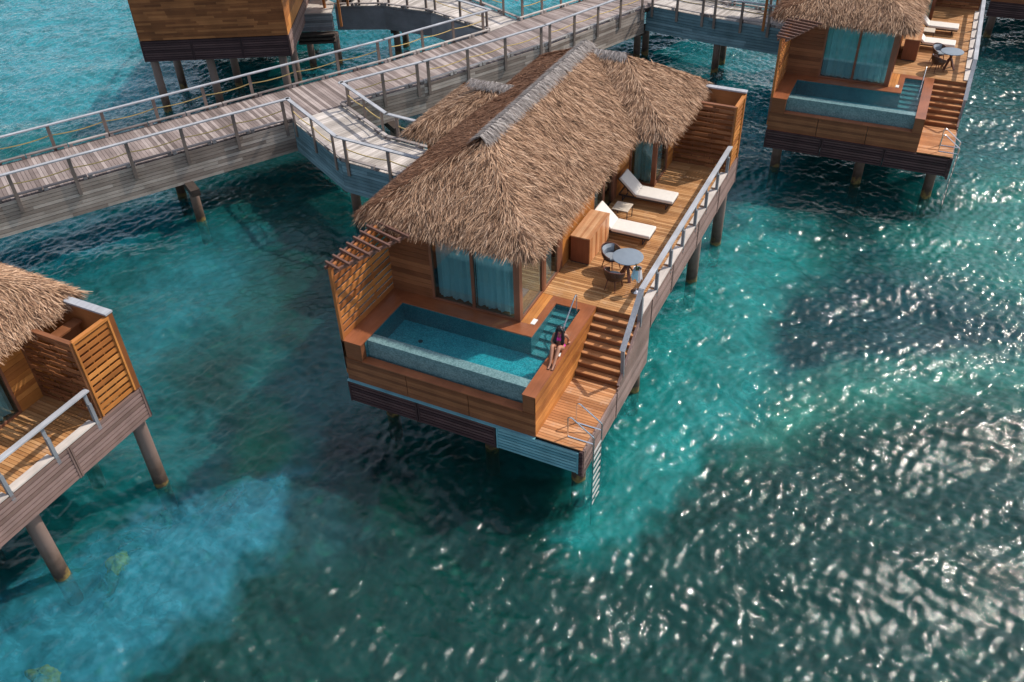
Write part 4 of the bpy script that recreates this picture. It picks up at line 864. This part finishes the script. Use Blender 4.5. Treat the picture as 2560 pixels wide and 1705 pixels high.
def make_chair():
    """barrel chair, open side towards +x"""
    t = empty('deck_chair'); rs, rt = .24, .305
    mb = MB(); mb.lathe([(.10, .36), (rs, .365), (rs + .012, .38), (rs, .395), (.1, .40)], n=28); mb.build('seat_frame', M['chairwood'], t)
    mb = MB(); mb.lathe([(.12, .402), (.215, .404), (.235, .425), (.22, .45), (.15, .462), (.02, .464)], n=28); mb.build('seat_cushion', M['gcushion'], t)
    hb = lambda a: .73 - .13 * (1 - cos(a - pi)) ** 1.2 / 2 ** .2
    pts = []
    for k in range(25):
        a = R(55 + 250 * k / 24); pts.append((rt * 1.05 * cos(a) - .0, rt * 1.02 * sin(a), hb(a)))
    mb = MB(); mb.tube(pts, .016, 8); mb.build('top_rail', M['chairwood'], t)
    mb = MB()
    for k in range(34):
        a = R(58 + 244 * k / 33); p0 = Vector((rs * cos(a), rs * sin(a), .37)); p1 = Vector((rt * 1.05 * cos(a), rt * 1.02 * sin(a), hb(a))); mid = (p0 + p1) / 2 + Vector((cos(a), sin(a), 0)) * .025
        nrm = (cos(a), sin(a), 0); mb.bar(p0, mid, .009, .034, (-sin(a), cos(a), 0)); mb.bar(mid, p1, .009, .034, (-sin(a), cos(a), 0))
    mb.build('woven_back', M['wicker'], t)
    mb = MB(); vs = []; m = 14
    for k in range(m + 1):
        a = R(120 + 120 * k / m); e = min(1, 3.5 * min(k, m - k) / m + .15)
        for (rr, z) in ((rt - .035, .47), (rt - .035 - .07 * e, .46), (rt - .03 - .08 * e, .62), (rt - .02, .70)): vs.append((rr * cos(a), rr * sin(a), z))
    fs = [(4 * k + j, 4 * k + (j + 1) % 4, 4 * k + 4 + (j + 1) % 4, 4 * k + 4 + j) for k in range(m) for j in range(4)] + [(0, 1, 2, 3), (4 * m + 3, 4 * m + 2, 4 * m + 1, 4 * m)]
    mb.add(vs, fs, True); mb.build('back_cushion', M['gcushion'], t)
    for a in (R(38), R(142), R(218), R(322)):
        mb = MB(); mb.tube([(.19 * cos(a), .19 * sin(a), .38), (.285 * cos(a), .285 * sin(a), 0)], [.020, .012], 8); mb.build('leg', M['chairwood'], t)
    return t
def at(o, b, x, y, z=UP, rz=0, label=None, group=None):
    """stand a thing on a bungalow's deck"""
    m = Matrix.Translation(b.location) @ Matrix.Rotation(b.rotation_euler.z, 4, 'Z'); v = m @ Vector((x, y, z)); o.location = v; o.rotation_euler.z = b.rotation_euler.z + rz
    if label: o['label'] = label
    if group: o['group'] = group
    return o
GL = 'white cushioned sun loungers'; GC = 'dark barrel chairs at the round tables'
l0 = tag(make_lounger(), cat='sun lounger'); at(l0, bung, -1.90, 8.10, label='white sun lounger right behind the wooden cabinet on the middle bungalow deck', group=GL)
for b, x, y, lb in ((bung, -1.90, 10.42, 'white sun lounger standing before the curtained corner on the middle bungalow deck'), (right, -1.75, 7.66, 'white sun lounger nearest the round table on the upper right bungalow deck'), (right, -1.75, 9.88, 'white sun lounger farthest from the pool on the upper right bungalow deck')):
    at(copy_tree(l0), b, x, y, label=lb, group=GL)
s0 = tag(make_side_table(), cat='side table'); at(s0, bung, -2.32, 9.08, label='small square stone topped table between the two loungers of the middle bungalow', group='square side tables')
at(copy_tree(s0), right, -2.02, 8.75, label='small square pale table between the loungers of the upper right bungalow', group='square side tables')
c0 = tag(make_cabinet(), cat='cabinet'); at(c0, bung, -2.57, 6.88, label='striped reddish wooden cabinet against the orange wall of the middle bungalow', group='wooden deck cabinets')
at(copy_tree(c0), right, -2.52, 6.62, label='reddish brown wooden cabinet on the upper right bungalow deck', group='wooden deck cabinets')
t0 = tag(make_table(), cat='table'); at(t0, bung, -1.02, 5.95, label='round blue grey table with crossed wooden legs on the middle bungalow deck', group='round deck tables')
at(copy_tree(t0), right, -.89, 5.57, rz=.4, label='round blue table on the upper right bungalow deck near the pool steps', group='round deck tables')
k0 = tag(make_chair(), cat='chair'); at(k0, bung, -1.62, 6.22, rz=R(-25), label='dark woven barrel chair beside the cabinet, grey cushion showing, middle bungalow', group=GC)
at(copy_tree(k0), bung, -1.18, 5.28, rz=R(80), label='dark woven barrel chair with its back to the pool, middle bungalow', group=GC)
at(copy_tree(k0), right, -1.38, 6.10, rz=R(-40), label='dark barrel chair half hidden behind the round table, upper right bungalow', group=GC)
at(copy_tree(k0), right, -1.32, 5.02, rz=R(40), label='dark barrel chair facing the round table, nearest the pool, upper right bungalow', group=GC)
ib = tag(empty('ice_bucket_stand'), 'chrome ice bucket on a slim stand beside the railing, a bottle inside', 'ice bucket')
mb = MB(); mb.lathe([(.15, 0), (.15, .012), (.05, .03), (.02, .05)], n=28); mb.build('base', M['steel'], ib)
mb = MB(); mb.tube([(0, 0, .04), (0, 0, .60)], .016, 10); mb.build('pole', M['steel'], ib)
mb = MB(); mb.lathe([(.03, .60), (.085, .61), (.10, .70), (.115, .82), (.12, .825), (.105, .82), (.09, .70), (.07, .64), (.01, .635)], n=28); mb.build('bucket', M['steel'], ib)
mb = MB(); mb.tube([(.02, .0, .65), (-.04, .03, .83), (-.055, .038, .87), (-.07, .045, .93)], [.035, .035, .016, .014], 10); mb.build('bottle', plain('green_bottle', (.02, .05, .02), .15), ib)
at(ib, bung, -.52, 5.36)
def drape(name, ma, a0, a1, z0, z1, label):
    mb = MB(); vs = []; m = 20
    for k in range(m + 1):
        a = R(a0 + (a1 - a0) * k / m)
        for j in range(7):
            t = j / 6; r_ = .118 + .012 * sin(a * 9 + 1) * t + .045 * t; z = z1 - (z1 - z0 + .05 * sin(a * 5)) * t; vs.append((r_ * cos(a), r_ * sin(a), z))
    mb.add(vs, [(7 * k + j, 7 * k + j + 1, 7 * k + 8 + j, 7 * k + 7 + j) for k in range(m) for j in range(6)], True)
    return at(mb.build(name, ma, label=label, cat='towel'), bung, -.52, 5.36)
drape('cloth', M['towel'], 180, 300, .50, .80, 'pale blue cloth hung over the chrome ice bucket'); drape('cloth', M['towelw'], 300, 370, .46, .80, 'white cloth hung beside the blue one on the ice bucket')
# ================================================================== PERSON seated on the pool coping, knees up, facing along the coping
def person():
    ps = empty('person'); S = M['skin']
    V = []; Ed = []; Rd = []
    def v(p, r, link=None):
        V.append(p); Rd.append(r); i = len(V) - 1
        if link is not None: Ed.append((link, i))
        return i
    pel = v((0, 0, .10), .118); wst = v((.0, .035, .24), .088, pel); rib = v((0, .045, .36), .103, wst); che = v((0, .05, .455), .095, rib)
    nk = v((0, .035, .535), .046, che); nk2 = v((0, .015, .575), .045, nk); jaw = v((0, -.012, .615), .062, nk2); skl = v((0, .0, .672), .082, jaw); top = v((0, .01, .728), .055, skl)
    v((.004, -.083, .632), .012, jaw); v((.078, .0, .655), .014, skl); v((-.078, .0, .655), .014, skl)
    def leg(s, knee, ank, toe):
        h = v((s * .085, -.03, .095), .092, pel); m1 = v(((s * .085 + knee[0]) / 2, (knee[1] - .03) / 2, (knee[2] + .095) / 2), .078, h)
        k = v(knee, .056, m1); c = v((knee[0] * .6 + ank[0] * .4, knee[1] * .68 + ank[1] * .32, knee[2] * .66 + ank[2] * .34 - .01), .055, k); a = v(ank, .033, c); he = v((ank[0], ank[1] + .02, ank[2] - .04), .03, a)
        f = v(((ank[0] + toe[0]) / 2, (ank[1] + toe[1]) / 2, .035), .032, a); t = v(toe, .022, f)
        for q in range(4): v((toe[0] + (q - 1.5) * .017, toe[1] - .028, toe[2] - .004), .0085, t)
    leg(-1, (-.115, -.35, .37), (-.055, -.70, .085), (-.075, -.86, .022)); leg(1, (.075, -.34, .35), (.045, -.72, .085), (.035, -.88, .022))
    def arm(s, sh, el, wr, palm, fdir, side, curl):
        a = v(sh, .05, che); b = v(tuple((sh[i] + el[i]) / 2 for i in range(3)), .038, a); e = v(el, .031, b); f = v(tuple((el[i] * .6 + wr[i] * .4) for i in range(3)), .030, e); w = v(wr, .021, f)
        p = v(palm, .026, w); fd = Vector(fdir).normalized(); sd = Vector(side).normalized(); dn = Vector(curl)
        for q, ln in enumerate((.9, 1.05, 1.0, .8)):
            b0 = Vector(palm) + sd * (q - 1.5) * .017 + fd * .035; m1 = b0 + fd * .030 * ln; m2 = m1 + (fd * .022 + dn * .014) * ln
            k0 = v(tuple(b0), .0095, p); k1 = v(tuple(m1), .0085, k0); v(tuple(m2), .0075, k1)
        t0 = Vector(palm) - sd * .032 - fd * .004; k0 = v(tuple(t0), .0105, p); v(tuple(t0 + fd * .03 - sd * .008 + dn * .006), .009, k0)
    arm(-1, (-.155, .05, .475), (-.215, -.04, .27), (-.10, -.20, .225), (-.055, -.255, .205), (.7, -.7, -.15), (-.6, -.6, 0), (0, 0, -1))
    arm(1, (.155, .055, .475), (.20, .17, .27), (.155, .26, .065), (.165, .30, .03), (.35, 1, -.1), (-1, .3, 0), (0, 0, -.4))
    me = bpy.data.meshes.new('body'); me.from_pydata(V, Ed, []); o = bpy.data.objects.new('body', me); COL.objects.link(o); o.parent = ps; me.materials.append(S)
    sk = o.modifiers.new('skin', 'SKIN'); sk.use_smooth_shade = True; sk.branch_smoothing = .4
    for i, r in enumerate(Rd): me.skin_vertices[0].data[i].radius = (r * 1.0, r * .9) if r > .08 else (r, r); me.skin_vertices[0].data[i].use_root = (i == 0)
    sb_ = o.modifiers.new('sub', 'SUBSURF'); sb_.levels = 2; sb_.render_levels = 2
    pink = M['pink']
    def blob(mb, c, r, n=12):
        vs = []; fs = []
        for i in range(n + 1):
            for j in range(2 * n):
                a = pi * i / n; b = pi * j / n; vs.append((c[0] + r[0] * sin(a) * cos(b), c[1] + r[1] * sin(a) * sin(b), c[2] + r[2] * cos(a)))
        for i in range(n):
            for j in range(2 * n): fs.append((i * 2 * n + j, (i + 1) * 2 * n + j, (i + 1) * 2 * n + (j + 1) % (2 * n), i * 2 * n + (j + 1) % (2 * n)))
        mb.add(vs, fs, True)
    mb = MB(); blob(mb, (-.045, -.045, .385), (.055, .045, .055)); blob(mb, (.045, -.045, .385), (.055, .045, .055))
    mb.tube([(.105 * cos(a), .045 + .100 * sin(a), .355) for a in [2 * pi * k / 20 for k in range(20)]], .014, 6, closed=True)
    mb.tube([(-.04, -.07, .42), (-.035, -.035, .50), (-.045, .03, .555)], .009, 6); mb.tube([(.04, -.07, .42), (.035, -.035, .50), (.045, .03, .555)], .009, 6)
    mb.build('bikini_top', pink, ps)
    mb = MB(); mb.tube([(.128 * cos(a), .006 + .118 * sin(a), .145 - .02 * sin(a)) for a in [2 * pi * k / 20 for k in range(20)]], .030, 8, closed=True); blob(mb, (0, .01, .085), (.125, .12, .07)); mb.build('bikini_bottom', pink, ps)
    # hair: cap and long locks falling over both shoulders
    mb = MB(); blob(mb, (0, .02, .685), (.093, .092, .085)); hr = random.Random(3)
    for k in range(46):
        a = R(-20 + 220 * k / 45); x, y = .075 * cos(a), .02 + .08 * sin(a); front = a < R(15) or a > R(165)
        if front:
            s = 1 if x > 0 else -1; q = hr.uniform(-.02, .02)
            mb.tube([(x, y, .70), (x * 1.25, y - .015, .60), (s * .095 + q, -.045, .48), (s * .10 + q, -.085, .36), (s * .085 + q, -.09, .20 + hr.uniform(-.03, .05))], [.022, .024, .024, .019, .006], 6)
        else: mb.tube([(x, y, .70), (x * 1.2, y + .03, .58), (x * 1.5 + hr.uniform(-.01, .01), .135, .44), (x * 1.4, .14, .28 + hr.uniform(-.04, .04))], [.022, .024, .022, .007], 6)
    for s in (-1, 1):
        for q in (0, .022, .044, .066): mb.tube([(s * .02, -.03, .755), (s * .075, -.045 + q * .3, .70), (s * (.088 + q * .3), -.035 + q, .60), (s * .10, -.06 + q, .48), (s * (.075 + q), -.10, .34), (s * (.07 + q * .5), -.105, .19 + q * .5)], [.014, .022, .024, .026, .022, .006], 6)
    mb.build('hair', M['hair'], ps)
    mb = MB()
    for s in (-1, 1): blob(mb, (s * .027, -.076, .665), (.011, .006, .006), 6); mb.tube([(s * .014, -.082, .682), (s * .040, -.075, .683)], .003, 5)
    mb.build('eyes', M['hair'], ps)
    mb = MB(); blob(mb, (0, -.068, .603), (.018, .008, .006), 6); mb.build('lips', plain('lips', (.35, .08, .08), .5), ps)
    mb = MB()
    for fx in (-.068, .040): mb.box(fx - .04, fx + .035, -.90, -.66, .004, .016); mb.tube([(fx - .036, -.80, .02), (fx, -.80, .062), (fx + .034, -.80, .02)], .007, 6)
    mb.build('sandals', M['dmetal'], ps)
    return ps
M['skin'] = plain('tanned_skin', (.42, .20, .125), .5, 0, .04, 8, .4); M['pink'] = plain('magenta_fabric', (.72, .04, .32), .7, 0, .05); M['hair'] = plain('black_hair', (.014, .012, .016), .4, 0, .3, 40)
pr_ = tag(person(), 'woman in magenta bikini with long black hair sitting on the wooden pool edge', 'person'); at(pr_, bung, -1.50, 2.02, UP + .002, R(8))
mb = MB(); mb.bar((0, 0, 0), (.03, -.14, .0), .07, .012); at(mb.build('phone', M['white'], bevel=.003, label='small white phone resting by the thigh of the seated woman', cat='phone'), bung, -1.40, 1.80, UP + .075)

# ================================================================== golf cart on the landing of the rear bungalow
gc = empty('golf_cart', label='dark golf cart with blue seat parked on the walkway landing at the very top edge', cat='golf cart')
mb = MB(); mb.box(-.55, .55, -1.1, 1.1, .22, .34); mb.box(-.53, .53, .75, 1.12, .34, .80); mb.box(-.53, .53, -1.1, -.35, .34, .62); mb.build('body', M['dmetal'], gc, bevel=.04)
mb = MB(); mb.box(-.50, .50, -.85, -.35, .62, .74); mb.box(-.50, .50, -.98, -.86, .70, 1.15); mb.build('seat', plain('blue_seat', (.06, .12, .2), .6), gc, bevel=.03)
mb = MB(); mb.box(-.58, .58, -1.05, .85, 1.82, 1.88); mb.build('roof', M['white'], gc, bevel=.03)
for x in (-.52, .52):
    for y in (-.98, .8): mb = MB(); mb.bar((x, y, .6), (x, y * .95, 1.82), .03, .03); mb.build('roof_post', M['dmetal'], gc)
for x in (-.50, .50):
    for y in (-.75, .78):
        w = MB(); w.tube([(x - .07, y, .22), (x + .07, y, .22)], .22, 20); wh = w.build('wheel', M['dmetal'], gc); w = MB(); w.tube([(x - .075, y, .22), (x + .075, y, .22)], .10, 16); w.build('rim', M['white'], wh)
gc.location = (-25.35, 26.35, DZ); gc.rotation_euler.z = R(-78)

# ================================================================== reef rocks on the seabed
def rock(x, y, r, c, label, seed):
    rg = random.Random(seed); mb = MB(); n = 14; vs = []; fs = []
    ph = [rg.uniform(0, 6) for _ in range(6)]
    for i in range(n + 1):
        for j in range(2 * n):
            a = pi * i / n; b = pi * j / n; d = 1 + .18 * sin(3 * b + ph[0] + 2 * a) + .12 * sin(5 * b + ph[1]) * sin(4 * a + ph[2]) + .08 * sin(9 * b + ph[3]) * sin(7 * a)
            vs.append((r * d * sin(a) * cos(b) * 1.25, r * d * sin(a) * sin(b) * .85, r * d * cos(a) * .7))
    for i in range(n):
        for j in range(2 * n): fs.append((i * 2 * n + j, (i + 1) * 2 * n + j, (i + 1) * 2 * n + (j + 1) % (2 * n), i * 2 * n + (j + 1) % (2 * n)))
    mb.add(vs, fs, True); o = mb.build('coral_rock', plain('algae_rock', c, .9, 0, .5, 7, .1), label=label, cat='rock', group='coral rocks under the water'); o.location = (x, y, -.52); o.rotation_euler.z = rg.uniform(0, 3); return o
rock(-10.80, -6.45, .30, (.22, .30, .02), 'yellow green algae covered rock under water beside the lower left stilt', 1)
rock(-10.51, -7.10, .30, (.015, .10, .08), 'dark rock under water just below the yellow green one', 2)
rock(-9.94, -9.73, .32, (.24, .28, .02), 'yellow green rock under water cut by the bottom edge near the left corner', 3)
rock(-10.72, -4.75, .26, (.01, .12, .08), 'dark green rock under water below the slatted shower enclosure stilt', 4)
rock(-10.89, -5.85, .30, (.01, .10, .08), 'dark green rock under water between the stilts of the left bungalow', 5)
rock(-9.53, -3.39, .30, (.02, .04, .05), 'blackish rock under water at the pale sand right of the left bungalow stilt', 6)
